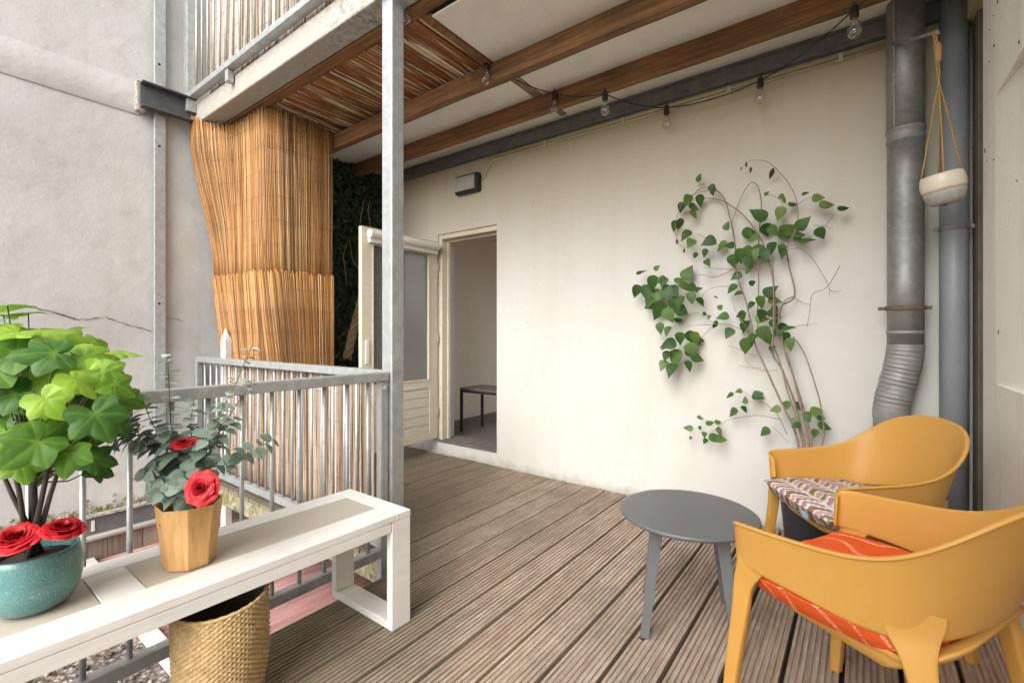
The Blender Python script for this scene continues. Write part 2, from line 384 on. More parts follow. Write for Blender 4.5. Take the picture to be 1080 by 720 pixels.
o=m.build('roof_sheet',MAT['redroof'],smooth=True,solid=.004,origin=(-3.5,1.9,-.58)); tag(o,'faded red corrugated roof sheet lying below the deck edge behind the railing','roof sheet')
m=MB(); m.box(-5.04,-2.12,.93,1.0,-.62,-.53); o=m.build('roof_flashing',MAT['whitepost'],bevel=.004,origin=(-3.5,.96,-.6)); tag(o,'white metal flashing strip between gravel and red roof sheet','flashing')

# deck: grooved boards, one sheet of real ridges
BW,GAP=.1650,.0170; PITCH=BW+GAP
def board(m,x0,x1,y0,y1,zt,th=.034,nr=8,tint=.5,tilt=0.):
    w=x1-x0; p=w/(nr-.33); prof=[]
    for k in range(nr):
        a=x0+k*p; b=a+.67*p
        prof += [(a,zt-.0065),(a+.02*p,zt-.0012),(a+.08*p,zt),(b-.08*p,zt),(b-.02*p,zt-.0012),(b,zt-.0065)]
    prof += [(x1,zt-th),(x0,zt-th)]
    n=len(prof); vs=[(x,y0,z+tilt*(x-x0)) for x,z in prof]+[(x,y1,z+tilt*(x-x0)) for x,z in prof]
    fs=[(i,(i+1)%n,n+(i+1)%n,n+i) for i in range(n)]+[tuple(range(n-1,-1,-1)),tuple(range(n,2*n))]
    m.add(vs,fs,tint)
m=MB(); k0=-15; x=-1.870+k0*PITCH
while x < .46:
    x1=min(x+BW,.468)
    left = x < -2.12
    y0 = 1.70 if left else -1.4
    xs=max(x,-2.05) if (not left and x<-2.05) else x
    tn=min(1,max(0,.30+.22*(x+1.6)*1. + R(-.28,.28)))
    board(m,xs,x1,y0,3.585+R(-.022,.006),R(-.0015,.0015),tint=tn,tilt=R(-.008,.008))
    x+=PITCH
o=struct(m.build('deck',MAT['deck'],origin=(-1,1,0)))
m=MB(); m.box(-4.62,.47,1.76,3.59,-.14,-.045); m.box(-2.04,.47,-1.4,1.757,-.14,-.045); struct(m.build('deck_base',MAT['dark'],origin=(-1,1,-.1)))
m=MB(); m.box(-4.95,-2.08,1.70,1.755,-.16,-.03)
o=m.build('deck_kerb',MAT['moss'],bevel=.006,origin=(-3.5,1.73,-.16)); o['kind']='structure'

# ------------------------------------------------------------------ house wall with door
HW=thing('house_wall','cream rendered house wall with an open doorway behind the vine and table','wall',(-1.7,3.6,0))
XL,XR,ZS,ZT=-3.72,-2.886,.14,2.385
m=MB()
m.box(-4.70,XL,3.6,3.86,-.2,6.5); m.box(XR,.9,3.6,3.86,-.2,6.5); m.box(XL,XR,3.6,3.86,ZT,6.5); m.box(XL,XR,3.6,3.86,-.2,ZS-.025)
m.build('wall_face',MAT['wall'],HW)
m=MB(); m.box(XL+.002,XR-.002,3.603,3.9,ZS-.024,ZS); m.build('door_sill',MAT['sill'],HW,bevel=.004)
m=MB(); m.box(XL+.002,XL+.05,3.62,3.70,ZS+.001,ZT-.002); m.box(XL+.052,XR-.002,3.62,3.70,ZT-.052,ZT-.002); m.box(XL+.03,XL+.065,3.70,3.74,ZS+.001,ZT-.053); m.box(XL+.066,XR-.002,3.701,3.74,ZT-.075,ZT-.054)
m.build('door_frame',MAT['cream'],HW,bevel=.004)
# small dents and screw holes in the plaster
m=MB()
for px,py in ((563,212),(563,282),(585,360),(556,340),(715,337)):
    p=on_y(px,py,3.598); m.lathe([(.004,0),(.0035,.003)],8,p,Matrix.Rotation(pi/2,3,'X'))
m.build('screw_hole',MAT['crack'],HW)
# open door leaf, hinged on the left jamb and swung out over the deck
DX0,DX1,DY0,DY1,DZ0,DZ1=-3.755,-3.705,2.62,3.585,.165,2.305
m=MB(); st=.115
m.box(DX0,DX1,DY0,DY0+st,DZ0,DZ1); m.box(DX0,DX1,DY1-st,DY1,DZ0,DZ1)
m.box(DX0,DX1,DY0+st,DY1-st,DZ1-.16,DZ1); m.box(DX0,DX1,DY0+st,DY1-st,.72,.80); m.box(DX0,DX1,DY0+st,DY1-st,DZ0,DZ0+.07)
D=m.build('door',MAT['cream'],HW,bevel=.003)
m=MB(); nb=5; z0=DZ0+.07; hh=(.72-z0)/nb
for i in range(nb): m.box(DX0+.012,DX1-.006,DY0+st,DY1-st,z0+i*hh+.0035,z0+(i+1)*hh-.0035)
m.box(DX0+.018,DX0+.028,DY0+st,DY1-st,z0,.72)
m.build('door_panel',MAT['cream'],D,bevel=.002)
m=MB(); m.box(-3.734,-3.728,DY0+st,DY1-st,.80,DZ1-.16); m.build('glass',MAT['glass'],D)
m=MB()
for a,b in ((DY0+st,DY0+st+.016),(DY1-st-.016,DY1-st)): m.box(-3.727,-3.700,a,b,.801,DZ1-.161)
m.box(-3.727,-3.700,DY0+st+.016,DY1-st-.016,.801,.815)
m.build('glazing_bead',MAT['cream'],D,bevel=.002)
m=MB(); m.tube([(-3.66,DY0+.05,2.235),(-3.66,DY1-.03,2.235)],.042,20); m.box(-3.70,-3.655,DY0+.06,DY1-.04,2.155,2.205)
m.build('roller_blind',MAT['whiteplastic'],D,smooth=False,bevel=.003)
m=MB(); m.box(-3.704,-3.692,DY0+.035,DY0+.075,1.02,1.24)
m.build('handle',MAT['whiteplastic'],D,bevel=.003)
m=MB()
for z in (.45,1.25,2.05): m.tube([(-3.700,3.588,z-.04),(-3.700,3.588,z+.04)],.008,10)
m.build('hinge',MAT['galv'],D)
# room behind the doorway
m=MB()
m.box(-4.6,-4.5,3.9,7,0,2.7); m.box(-1.5,-1.4,3.9,6.9,0,.5); m.box(-1.5,-1.4,3.9,6.9,2.62,2.7); m.box(-4.5,-1.5,6.9,7.0,0,2.7)  # unseen opening added in the right side so sky light brightens the room
m.box(-4.6,-1.4,3.87,7,2.7,2.8); m.build('inner_room',MAT['room'],HW)
m=MB(); m.box(-4.5,-1.5,3.9,6.9,.02,.10); m.build('room_floor',MAT['roomfloor'],HW)
IT=thing('side_table','low dark table with thin black frame standing inside the doorway','table',(-3.5,4.55,.10))
m=MB(); m.box(-3.95,-3.0,4.20,4.62,.615,.64); m.build('tabletop',MAT['roomfloor'],IT,bevel=.003)
for lx,ly in ((-3.935,4.215),(-3.015,4.215),(-3.935,4.605),(-3.015,4.605)):
    m=MB(); m.box(lx-.014,lx+.014,ly-.014,ly+.014,.10,.585); m.build('leg',MAT['black'],IT)
m=MB(); m.box(-3.949,-3.001,4.201,4.229,.586,.614); m.box(-3.949,-3.001,4.591,4.619,.586,.614); m.build('table_frame',MAT['black'],IT)

# bulkhead lamp and conduit
BL=thing('bulkhead_lamp','small rectangular grey bulkhead lamp on the wall above the doorway','wall lamp',(-3.24,3.6,2.84))
m=MB(); m.box(-3.40,-3.08,3.53,3.598,2.745,2.935); m.build('lamp_housing',MAT['black'],BL,bevel=.02,seg=3)
m=MB(); m.box(-3.378,-3.112,3.512,3.5295,2.768,2.912); m.build('lamp_lens',MAT['frost'],BL,bevel=.012,seg=3)
c=[(-3.075,3.585,2.86),(-3.04,3.585,2.87),(-3.0,3.585,2.93),(-2.94,3.585,3.0),(-2.90,3.585,3.018)]
cz=3.022
m=MB(); m.tube(c+[(-2.6,3.585,cz),(.11,3.585,cz)],.008,8); m.tube([(-2.98,3.585,cz+.026),(.11,3.585,cz+.026)],.009,8)
o=m.build('conduit',MAT['conduit'],smooth=True,origin=(-1.5,3.585,3.0)); tag(o,'pair of yellowed conduit tubes running along the wall under the steel beam','conduit')
for x in (-2.3,-1.55,-.75,-.1):
    m=MB(); m.box(x-.012,x+.012,3.568,3.598,cz-.014,cz+.038); m.build('conduit_clip',MAT['conduit'],o,bevel=.002)

# ------------------------------------------------------------------ upper balcony: slab edge, planks, beams, panels
UB=thing('upper_balcony','upper balcony with weathered concrete edge, stained timber beams and white ceiling panels','balcony',(-2,2.6,3.2))
m=MB(); m.box(-4.98,.9,1.70,1.86,3.25,3.432); m.build('slab_edge',MAT['slab'],UB,bevel=.012)
m=MB(); m.box(-4.90,.9,1.862,1.95,3.238,3.30); m.build('edge_timber',MAT['beam'],UB,bevel=.006)
BY1,BY2=2.56,3.14; BZ=3.065
for by in (BY1,BY2):
    m=MB(); n=60; g=[]
    prof=[(-.035,0),(.035,0),(.035,.135),(-.035,.135)]
    for i in range(n+1):
        x=-4.60+5.2*i/n; w=.006*mnoise.noise((x*2.1,by,0)); z=.006*mnoise.noise((x*1.7,by,5))
        g.append([V((x,by+a+w,BZ+b+z)) for a,b in prof])
    m.grid(g,closed=True); m.build('ceiling_beam',MAT['beam'],UB,bevel=.005)
# exposed planks over the left bay, real gaps between them
m=MB(); xx=-4.95; 
while xx < -2.15:
    w=R(.085,.10); tt=R(0,1)
    m.box(xx,xx+w-.012,1.952,2.62,3.235+R(-.004,.004),3.262,tt); xx+=w
m.build('soffit_plank',MAT['soffit'],UB,bevel=.003)
m=MB()
m.box(-2.115,-2.068,1.952,2.52,3.185,3.234)
m.build('soffit_batten',MAT['beam'],UB,bevel=.004)
# ceiling panels
m=MB()
m.box(-2.062,.9,1.952,2.56,3.203,3.215); m.box(-4.70,-2.072,2.60,3.56,3.203,3.215); m.box(-2.062,.9,2.563,3.56,3.203,3.215)
m.build('ceiling_panel',MAT['ceil'],UB)
m=MB(); m.box(-2.100,-2.025,2.60,3.10,3.193,3.202); m.box(-2.09,-2.035,3.18,3.5,3.193,3.202); m.build('joint_strip',MAT['brownboard'],UB)
# upper deck over the panels (gaps let daylight down only over the plank bay)
m=MB(); m.box(-2.24,.9,1.87,3.59,3.302,3.33); m.box(-4.9,-2.24,2.63,3.59,3.302,3.33); m.build('upper_floor',MAT['brownboard'],UB)
m=MB(); m.box(-4.61,.9,3.540,3.597,3.075,3.085); m.box(-4.61,.9,3.585,3.597,3.085,3.175); m.box(-4.61,.9,3.540,3.597,3.175,3.185); m.box(-4.61,.9,3.55,3.56,3.085,3.175); m.build('ledger_beam',MAT['darksteel'],UB,bevel=.003)
m=MB(); m.box(.46,.62,3.0,3.55,3.0,3.19); m.build('beam_end',MAT['conduit'],UB,bevel=.006)

# upper railing with screen
UR=thing('upper_railing','galvanised railing standing on the edge of the upper balcony','railing',(-3,1.66,3.5))
m=MB(); m.box(-4.98,.9,1.63,1.70,3.46,3.51); m.build('bottom_rail',MAT['galv'],UR,bevel=.004)
m=MB(); m.box(-4.98,.9,1.63,1.70,4.50,4.55); m.build('top_rail',MAT['galv'],UR,bevel=.004)
m=MB(); m.box(-5.00,-4.92,1.62,1.70,3.34,4.6); m.build('end_post',MAT['galv'],UR,bevel=.004)
m=MB(); m.box(-4.17,-4.12,1.64,1.69,3.36,3.459); m.build('foot',MAT['galv'],UR,bevel=.003)
x=-4.83
while x < -2.3:
    m=MB(); m.tube([(x,1.665,3.511),(x,1.665,4.499)],.0085,8); m.build('baluster',MAT['galv'],UR,smooth=True); x+=.125

def reed_mat(path, z0, z1, mat, name, label, squeeze=0., rad=(.0028,.0050), density=1., jit=.03, groups=True, wires=None,topfn=None,yfn=None):
    # path: function s -> (x,y,normal); reeds stand along it
    L=path(None); m=MB(); s=0.
    while s < L:
        r=R(*rad); tint=min(1,max(0,random.gauss(.5,.27)+.18*mnoise.noise((s*3.,z0,1))))
        st=s; sb=squeeze+(L-squeeze)*(s/L)
        zt=z1+R(-jit,jit*.6); zb=z0+R(-.01,.02)
        if topfn: zt=topfn(s)+R(-jit,jit*.6)
        off=R(-.004,.004); pts=[]
        for q in range(6):
            u=q/5; z=zb+(zt-zb)*u; ss=min(L-1e-3,max(0,sb+(st-sb)*u**.8+R(-.0035,.0035)))
            x,y,nx,ny=path(ss); wv=.012*mnoise.noise((ss*2.5,z*1.1,3)); e=off+wv+R(-.002,.002)
            pts.append((x+nx*e,y+ny*e+(yfn(ss,z) if yfn else 0),z))
        m.tube(pts,[r*R(.75,1.05) for _ in pts],5,True,tint)
        s += r*1.55/density
    o=m.build(name,mat,smooth=True,origin=(path(L/2)[0],path(L/2)[1],z0)); tag(o,label,'reed screen',group=None)
    if wires:
        for zw in wires:
            w=MB(); pts=[]
            for i in range(61):
                u=(zw-z0)/(z1-z0); ss=squeeze*(1-u**.8)+(L-1e-3-squeeze*(1-u**.8))*i/60
                x,y,nx,ny=path(ss); wv=.012*mnoise.noise((ss*2.5,zw*1.1,3))
                e=-.009+wv; pts.append((x+nx*e,y+ny*e+(yfn(ss,zw) if yfn else 0),zw+.006*sin(i*1.3)))
            w.tube(pts,.0009,4); w.build('tie_wire',MAT['wire'],o)
    return o
def L_path(x0,y,xc,y1,rc,off=0.):
    a=xc-x0-rc; b=pi/2*rc; c=y1-y-rc; T=a+b+c
    def f(s):
        if s is None: return T
        if s<a: return (x0+s,y+off,0.,1.)
        if s<a+b:
            t=(s-a)/rc; return (xc-rc+(rc-off)*sin(t), y+rc-(rc-off)*cos(t), -sin(t), cos(t))
        return (xc-off,y+rc+(s-a-b),-1.,0.)
    return f
def line_path(x0,x1,y):
    def f(s):
        if s is None: return x1-x0
        return (x0+s,y,0.,1.)
    return f
pu=L_path(-4.99,1.875,-3.975,2.50,.16,.012); pl=L_path(-4.90,1.875,-3.975,2.50,.16,-.006)
sm=lambda t:(lambda q:q*q*(3-2*q))(min(1,max(0,t)))
kk=lambda s:1-sm((s-.06)/.36)
yu=lambda s,z:-kk(s)*(.05+.165*sm((z-1.9)/1.2))
yl=lambda s,z:-kk(s)*.055
ws=lambda a,b,n:[a+(b-a)*(i+.5)/n for i in range(n)]
def tops(s): return 3.22 if s>.30 else 3.22+.10*(.30-s)/.30
reed_mat(pu,1.70,3.235,MAT['reed'],'reed_screen','tall golden reed screen hanging under the balcony slab, upper of two overlapped lengths',.10,rad=(.0022,.0042),wires=ws(1.75,3.2,7),jit=.03,topfn=tops,yfn=yu)
reed_mat(pl,.02,1.84,MAT['reed'],'reed_screen','lower golden reed length rising behind the far railing with ragged top edge',.50,rad=(.0022,.0042),wires=ws(.1,1.78,9),jit=.025,yfn=yl)
reed_mat(line_path(-4.50,-2.42,1.80),.0,1.055,MAT['reed_grey'],'reed_screen','bleached low reed mat tied inside the far railing beside the steel post',0.,rad=(.003,.0062),density=.95,wires=ws(.05,1.0,5),jit=.02)
reed_mat(line_path(-4.72,-2.4,1.745),3.445,4.45,MAT['reed_old'],'reed_screen','weathered grey reed and bark mat behind the upper balcony railing',0.,rad=(.004,.0095),density=.9,wires=ws(3.6,4.4,4),jit=.03)

# ------------------------------------------------------------------ steel post, lower railings
SP=thing('steel_post','tall square galvanised steel post at the railing corner holding the upper balcony','post',(-2.17,1.74,0))
m=MB(); m.box(-2.215,-2.125,1.70,1.79,-.3,3.235); m.build('post_shaft',MAT['galv'],SP,bevel=.008,seg=3)
m=MB(); m.box(-2.26,-2.08,1.66,1.83,3.2355,3.2495); m.build('cap_plate',MAT['galv'],SP,bevel=.002)
RL=thing('balcony_railing','near galvanised railing running along the deck edge behind the white bench','railing',(-2.17,.7,0))
RX=-2.165; ZR=1.085
m=MB(); m.box(RX-.03,RX+.03,-1.6,1.690,ZR-.05,ZR); m.build('top_rail',MAT['galv'],RL,bevel=.005)
m=MB(); m.box(RX-.025,RX+.025,-1.6,1.640,.05,.10); m.build('bottom_rail',MAT['galv'],RL,bevel=.004)
m=MB(); m.box(RX-.022,RX+.022,1.642,1.692,-.3,ZR-.0505); m.tube([(RX+.022,1.667,ZR-.09),(RX+.034,1.667,ZR-.09)],.016,6); m.build('end_post',MAT['galv'],RL,bevel=.004)
y=.40-.13*14
while y<1.62:
    m=MB(); m.tube([(RX,y,.1005),(RX,y,ZR-.0505)],.0095,10); m.build('baluster',MAT['galv'],RL,smooth=True); y+=.13
R2=thing('balcony_railing','far galvanised railing turning left from the steel post past the reed mat','railing',(-3.6,1.745,0))
m=MB(); m.box(-4.98,-2.217,1.715,1.775,ZR-.048,ZR+.002); m.build('top_rail',MAT['galv'],R2,bevel=.005)
m=MB(); m.box(-4.98,-2.217,1.72,1.77,.04,.09); m.build('bottom_rail',MAT['galv'],R2,bevel=.004)
m=MB(); m.box(-5.03,-4.982,1.72,1.77,-.5,ZR+.002); m.build('end_post',MAT['galv'],R2,bevel=.004)
x=-4.86
while x<-2.3:
    m=MB(); m.tube([(x,1.745,.0905),(x,1.745,ZR-.0485)],.0095,10); m.build('baluster',MAT['galv'],R2,smooth=True); x+=.13
m=MB(); px=on_y(238,352,1.82).x
m.box(px-.05,px+.05,1.795,1.855,-.5,1.24); m.add([(px-.05,1.795,1.2401),(px+.05,1.795,1.2401),(px+.05,1.855,1.2401),(px-.05,1.855,1.2401),(px-.01,1.82,1.355),(px+.012,1.82,1.355)],[(0,1,5,4),(1,2,5),(2,3,4,5),(3,0,4),(0,3,2,1)])
o=m.build('wooden_post',MAT['whitepost'],bevel=.006,origin=(px,1.82,-.5)); tag(o,'whitewashed post with pointed top standing at the left end of the far railing','post')

# ------------------------------------------------------------------ neighbour's wall on the left
NW=thing('neighbour_wall','tall grey rendered wall of the neighbouring building with a crack','wall',(-5.08,1.5,-.2))
WX=-5.06
m=MB(); g=[]
ny,nz=110,90
for j in range(nz+1):
    z=-.17+7.2*j/nz
    g.append([V((WX+.010*mnoise.noise((0,(-6+16*i/ny)*.9,z*.9)),-6+16*i/ny,z)) for i in range(ny+1)])
m.grid(g); m.box(WX-.5,WX-.03,-6,10,-.17,7.03)
m.build('wall_face',MAT['conc'],NW,smooth=True)
m=MB(); ya=-6; g=[]
for z,dx in ((3.215,0.),(3.230,.007),(3.42,.006),(3.50,-.004)):
    g.append([V((WX+dx+.006+.010*mnoise.noise((0,y*.9,z*.9)),y,z+.008*mnoise.noise((y*1.3,2,z)))) for y in [ -6+7.3*i/80 for i in range(81)]])
m.grid(g); m.build('plaster_band',MAT['conc'],NW,smooth=True)
def crack(pts,r):
    m=MB(); P=[]
    for i in range(len(pts)-1):
        a=on_x(*pts[i],WX+.006); b=on_x(*pts[i+1],WX+.006)
        for k in range(8):
            q=a.lerp(b,k/8); q.z+=R(-.008,.008); q.y+=R(-.006,.006); q.x=WX+.004+.010*mnoise.noise((0,q.y*.9,q.z*.9)); P.append(q)
    m.tube(P,[r*R(.3,1.2) for _ in P],5); m.build('crack',MAT['crack'],NW)
crack([(30,322),(60,330),(85,337),(112,334),(135,342),(163,350)],.0034)
crack([(176,335),(186,336),(195,339)],.0025); crack([(80,337),(66,331),(52,330)],.0025)
m=MB()
for i in range(900):      # mossy ragged foot
    y=R(-1,3.2); z=-.17+abs(random.gauss(0,.035)); r=R(.006,.017); x=WX+.012
    m.lathe([(r*.4,0),(r,r*.4),(r*.5,r)],6,(x,y,z-.01),Matrix.Rotation(pi/2,3,'Y'))
m.build('moss',MAT['moss'],NW)
m=MB(); m.box(WX-.05,WX+.05,-6,4,-.20,-.172); m.build('wall_ledge',MAT['slab'],NW,bevel=.004)
o_=MB(); o_.box(WX-.3,WX+.022,-6,4,-.345,-.202); o=o_.build('gutter_board',MAT['darksteel'],bevel=.004,origin=(WX,1,-.3)); tag(o,'dark grey gutter board under the mossy foot of the neighbouring wall','gutter')
q=on_x(98,554,WX+.024); mm=MB(); mm.box(q.x,q.x+.008,q.y-.012,q.y+.012,q.z-.045,q.z+.045); mm.build('clip',MAT['whiteplastic'],o,bevel=.003)
m=MB(); m.tube([(WX+.03,-6,-.37),(WX+.03,4,-.37)],.024,12); o=m.build('white_pipe',MAT['whiteplastic'],smooth=True,origin=(WX,1,-.37)); tag(o,'thin white pipe running along the foot of the neighbouring wall','pipe')
m=MB(); y=-6
while y<4:
    w=R(.11,.15); m.box(WX-.02+R(-.004,.004),WX+.012,y,y+w-.006,-1.2,-.396,R(0,1)); y+=w
o=m.build('board_cladding',MAT['brownboard'],bevel=.003,origin=(WX,0,-1)); tag(o,'weathered brown boards below the white pipe on the left','cladding')

m=MB(); a=on_x(163,200,-5.0).y; b=on_x(175,200,-5.0).y
ST=thing('steel_strip','narrow galvanised steel strip fixed upright against the grey wall','strip',(-5.0,(a+b)/2,.9))
m.box(-5.04,-5.0,a,b,-.15,6.5); m.build('strip',MAT['galv'],ST,bevel=.004)
for py in (68,154,320):
    m=MB(); q=on_x(168,py,-4.999); m.lathe([(.011,0),(.010,.003)],10,q,Matrix.Rotation(pi/2,3,'Y')); m.build('bolt_hole',MAT['black'],ST)
y0=on_x(148,100,-4.96).y; y1=1.698
SB=thing('steel_bracket','short dark steel channel joining the grey wall to the upper slab corner','bracket',(-4.96,(y0+y1)/2,3.35))
m=MB(); m.box(-4.985,-4.965,y0,y1,3.255,3.465); m.box(-4.9648,-4.90,y0,y1,3.25,3.266); m.box(-4.9648,-4.90,y0,y1,3.454,3.47); m.build('channel',MAT['bracketsteel'],SB,bevel=.004)
m=MB(); m.box(-5.055,-4.986,y0-.02,y0+.05,3.23,3.49); m.build('wall_pad',MAT['slab'],SB,bevel=.012)

# ------------------------------------------------------------------ right wall with splayed niche
XW=.473
RW=thing('side_wall','flaking cream side wall with a shallow splayed niche right of the chairs','wall',(XW,1.2,0))
m=MB()
ZA,ZB,YN=1.08,2.34,2.91
yb=-1.8; dp=.085; yd=2.0
def q(*p): m.add(p,[(0,1,2,3)])
q((XW,yb,-.2),(XW,3.17,-.2),(XW,3.17,ZA),(XW,yb,ZA))
q((XW,yb,ZB),(XW,3.17,ZB),(XW,3.17,6.5),(XW,yb,6.5))
q((XW,YN,ZA),(XW,3.17,ZA),(XW,3.17,ZB),(XW,YN,ZB))
q((XW,YN,ZA),(XW,YN,ZB),(XW+dp,yd,ZB),(XW+dp,yd,ZA)); q((XW+dp,yb,ZA),(XW+dp,yd,ZA),(XW+dp,yd,ZB),(XW+dp,yb,ZB))
m.add([(XW,YN,ZA),(XW+dp,yd,ZA),(XW+dp,yb,ZA),(XW,yb,ZA)],[(0,1,2,3)]); m.add([(XW,YN,ZB),(XW+dp,yd,ZB),(XW+dp,yb,ZB),(XW,yb,ZB)],[(0,3,2,1)])
q((XW,3.17,-.2),(XW+.18,3.17,-.2),(XW+.18,3.17,6.5),(XW,3.17,6.5)); q((XW+.18,3.17,-.2),(XW+.18,3.6,-.2),(XW+.18,3.6,6.5),(XW+.18,3.17,6.5))
q((XW+.5,yb,-.2),(XW+.5,3.6,-.2),(XW+.5,3.6,6.5),(XW+.5,yb,6.5))
q((XW,yb,6.5),(XW,3.17,6.5),(XW+.5,3.17,6.5),(XW+.5,yb,6.5)); q((XW,yb,-.2),(XW,yb,6.5),(XW+.5,yb,6.5),(XW+.5,yb,-.2))
m.build('wall_face',MAT['wall_right'],RW)
m=MB()
for i in range(13):
    y=R(2.5,3.14); z=R(1.2,3.0); r=R(.002,.006)
    m.lathe([(r,0),(r*.7,.003)],6,(XW-.002,y,z),Matrix.Rotation(-pi/2,3,'Y')@Matrix.Diagonal((R(.6,2),R(.6,1.4),1)))
m.build('paint_chip',MAT['crack'],RW)

# ------------------------------------------------------------------ flue and drain pipe
FL=thing('flue_pipe','wide mottled zinc flue with a corrugated bend at the bottom in the corner','pipe',(.204,3.48,0))
fx,fy=.204,3.485
m=MB(); m.tube([(fx,fy,z) for z in (1.22,1.6,2.2,2.40)],.083,40); m.tube([(fx,fy,2.46),(fx,fy,2.9),(fx,fy,3.23)],.086,40); m.build('flue_tube',MAT['flue'],FL,smooth=True)
for pr_ in ([(.083,2.395),(.089,2.40),(.089,2.41),(.085,2.415),(.0855,2.45),(.091,2.455),(.091,2.468),(.086,2.472)],[(.084,1.30),(.088,1.305),(.088,1.312),(.084,1.318)]):
    m=MB(); m.lathe(pr_,40,(fx,fy,0),cap0=False,cap1=False); m.build('joint_ring',MAT['flue_dull'],FL,smooth=True)
m=MB(); m.box(fx-.058,fx-.048,fy-.075,fy-.068,2.48,3.2); m.build('seam',MAT['flue_dull'],FL,bevel=.002)
m=MB(); m.lathe([(.089,1.435),(.094,1.436),(.094,1.458),(.089,1.459)],40,(fx,fy,0),cap0=False,cap1=False)
m.box(fx-.125,fx-.088,fy-.012,fy+.0,1.437,1.457); m.box(fx+.088,fx+.115,fy-.012,fy,1.437,1.457); m.build('clamp',MAT['rust'],FL,bevel=.002)
P=[];Rr=[]
def fpath(u):   # u 0..1 along the bend
    z=1.24-.42*u; s=u*u*(3-2*u); return V((fx-.065*s,fy-.005*s,z))
n=90
for i in range(n+1):
    u=i/n; P.append(fpath(u)); 
    c=.0035*sin(u*2*pi*17+2*mnoise.noise((u*5,3,1)))*max(0,.55+1.1*mnoise.noise((u*7,8,4))) if .06<u<.86 else 0; Rr.append(.086+c+.003*mnoise.noise((u*9,1,2)))
P += [V((fx-.065,fy-.005,z)) for z in (.80,.4,.01)]; Rr += [.082,.081,.081]
m=MB(); m.tube(P,Rr,40); m.build('corrugated_bend',MAT['flue_dull'],FL,smooth=True)
m=MB(); m.box(.490,.60,3.42,3.56,0,3.2); o=m.build('corner_post',MAT['oldpost'],bevel=.01,origin=(.545,3.5,0)); tag(o,'grey brown weathered corner post between the drain pipe and the right wall','post')
DP=thing('drain_pipe','smooth grey drain pipe standing upright right of the zinc flue','pipe',(.41,3.52,0))
m=MB(); m.tube([(.412,3.525,0),(.412,3.525,1.5),(.412,3.525,3.23)],.061,32); m.build('pipe_tube',MAT['pvc'],DP,smooth=True)
m=MB(); m.lathe([(.062,1.87),(.066,1.871),(.066,1.894),(.062,1.895)],32,(.412,3.525,0),cap0=False,cap1=False); m.box(.475,.50,3.50,3.515,1.872,1.893); m.box(.325,.346,3.50,3.515,1.872,1.893); m.build('clamp',MAT['flue_dull'],DP,bevel=.002)

# ------------------------------------------------------------------ hanging planter
hp=at_t(995,197,2.33); ap=at_t(986,36,2.33)
HK=thing('wall_hook','bent grey steel hook arm clamped to the zinc flue near the ceiling','hook',tuple(ap))
a=on_y(943,46,fy-.080); m=MB(); m.tube([a,a.lerp(ap,.55)+V((0,0,.0)),ap+V((-.01,.01,.012)),ap+V((.008,-.004,.010)),ap+V((.012,-.006,-.012))],.0095,10); m.build('hook_arm',MAT['flue'],HK,smooth=True)
HP=thing('hanging_planter','round cream and grey ceramic planter hanging by jute cords beside the flue','hanging planter',tuple(hp))
tl=Matrix.Rotation(radians(-9),3,'Y')@Matrix.Rotation(radians(6),3,'X')
m=MB(); m.lathe([(.083,-.022),(.089,-.005),(.090,.02),(.085,.05),(.080,.062),(.074,.062),(.078,.045),(.080,.0),(.07,-.02)],40,hp,tl); m.build('pot',MAT['ceramic'],HP,smooth=True)
m=MB(); m.lathe([(.045,-.088),(.060,-.084),(.073,-.068),(.0815,-.042),(.0835,-.0225),(.06,-.0225)],40,hp,tl); m.build('pot_base',MAT['ceramicbase'],HP,smooth=True)
m=MB(); m.box(hp.x-.012,hp.x+.014,hp.y-.012,hp.y+.012,hp.z-.092,hp.z-.0875); m.build('base_mark',MAT['black'],HP)
knot=ap+V((.012,-.006,-.13)); kn2=ap+V((.014,-.006,-.24))
m=MB()
for k,(dx,dy) in enumerate(((1,0),(-1,0),(0,1),(0,-1))):
    rim=hp+tl@V((.076*dx,.076*dy,.06)); pts=[]
    for i in range(17):
        u=i/16
        if u<.5:
            b=ap.lerp(kn2,u*2); aa=u*10+k*pi/2; pts.append(b+V((cos(aa)*.006,sin(aa)*.006,.01*(1-u*2))))
        else: pts.append(kn2.lerp(rim,(u-.5)*2))
    m.tube(pts,.0038,6)
m.tube([ap+V((.012,-.006,-.05)),ap+V((.012,-.006,-.08)),ap+V((.012,-.006,-.13)),ap+V((.012,-.006,-.15))],[.009,.014,.014,.009],10)
m.build('cord',MAT['cord'],HP,smooth=True)

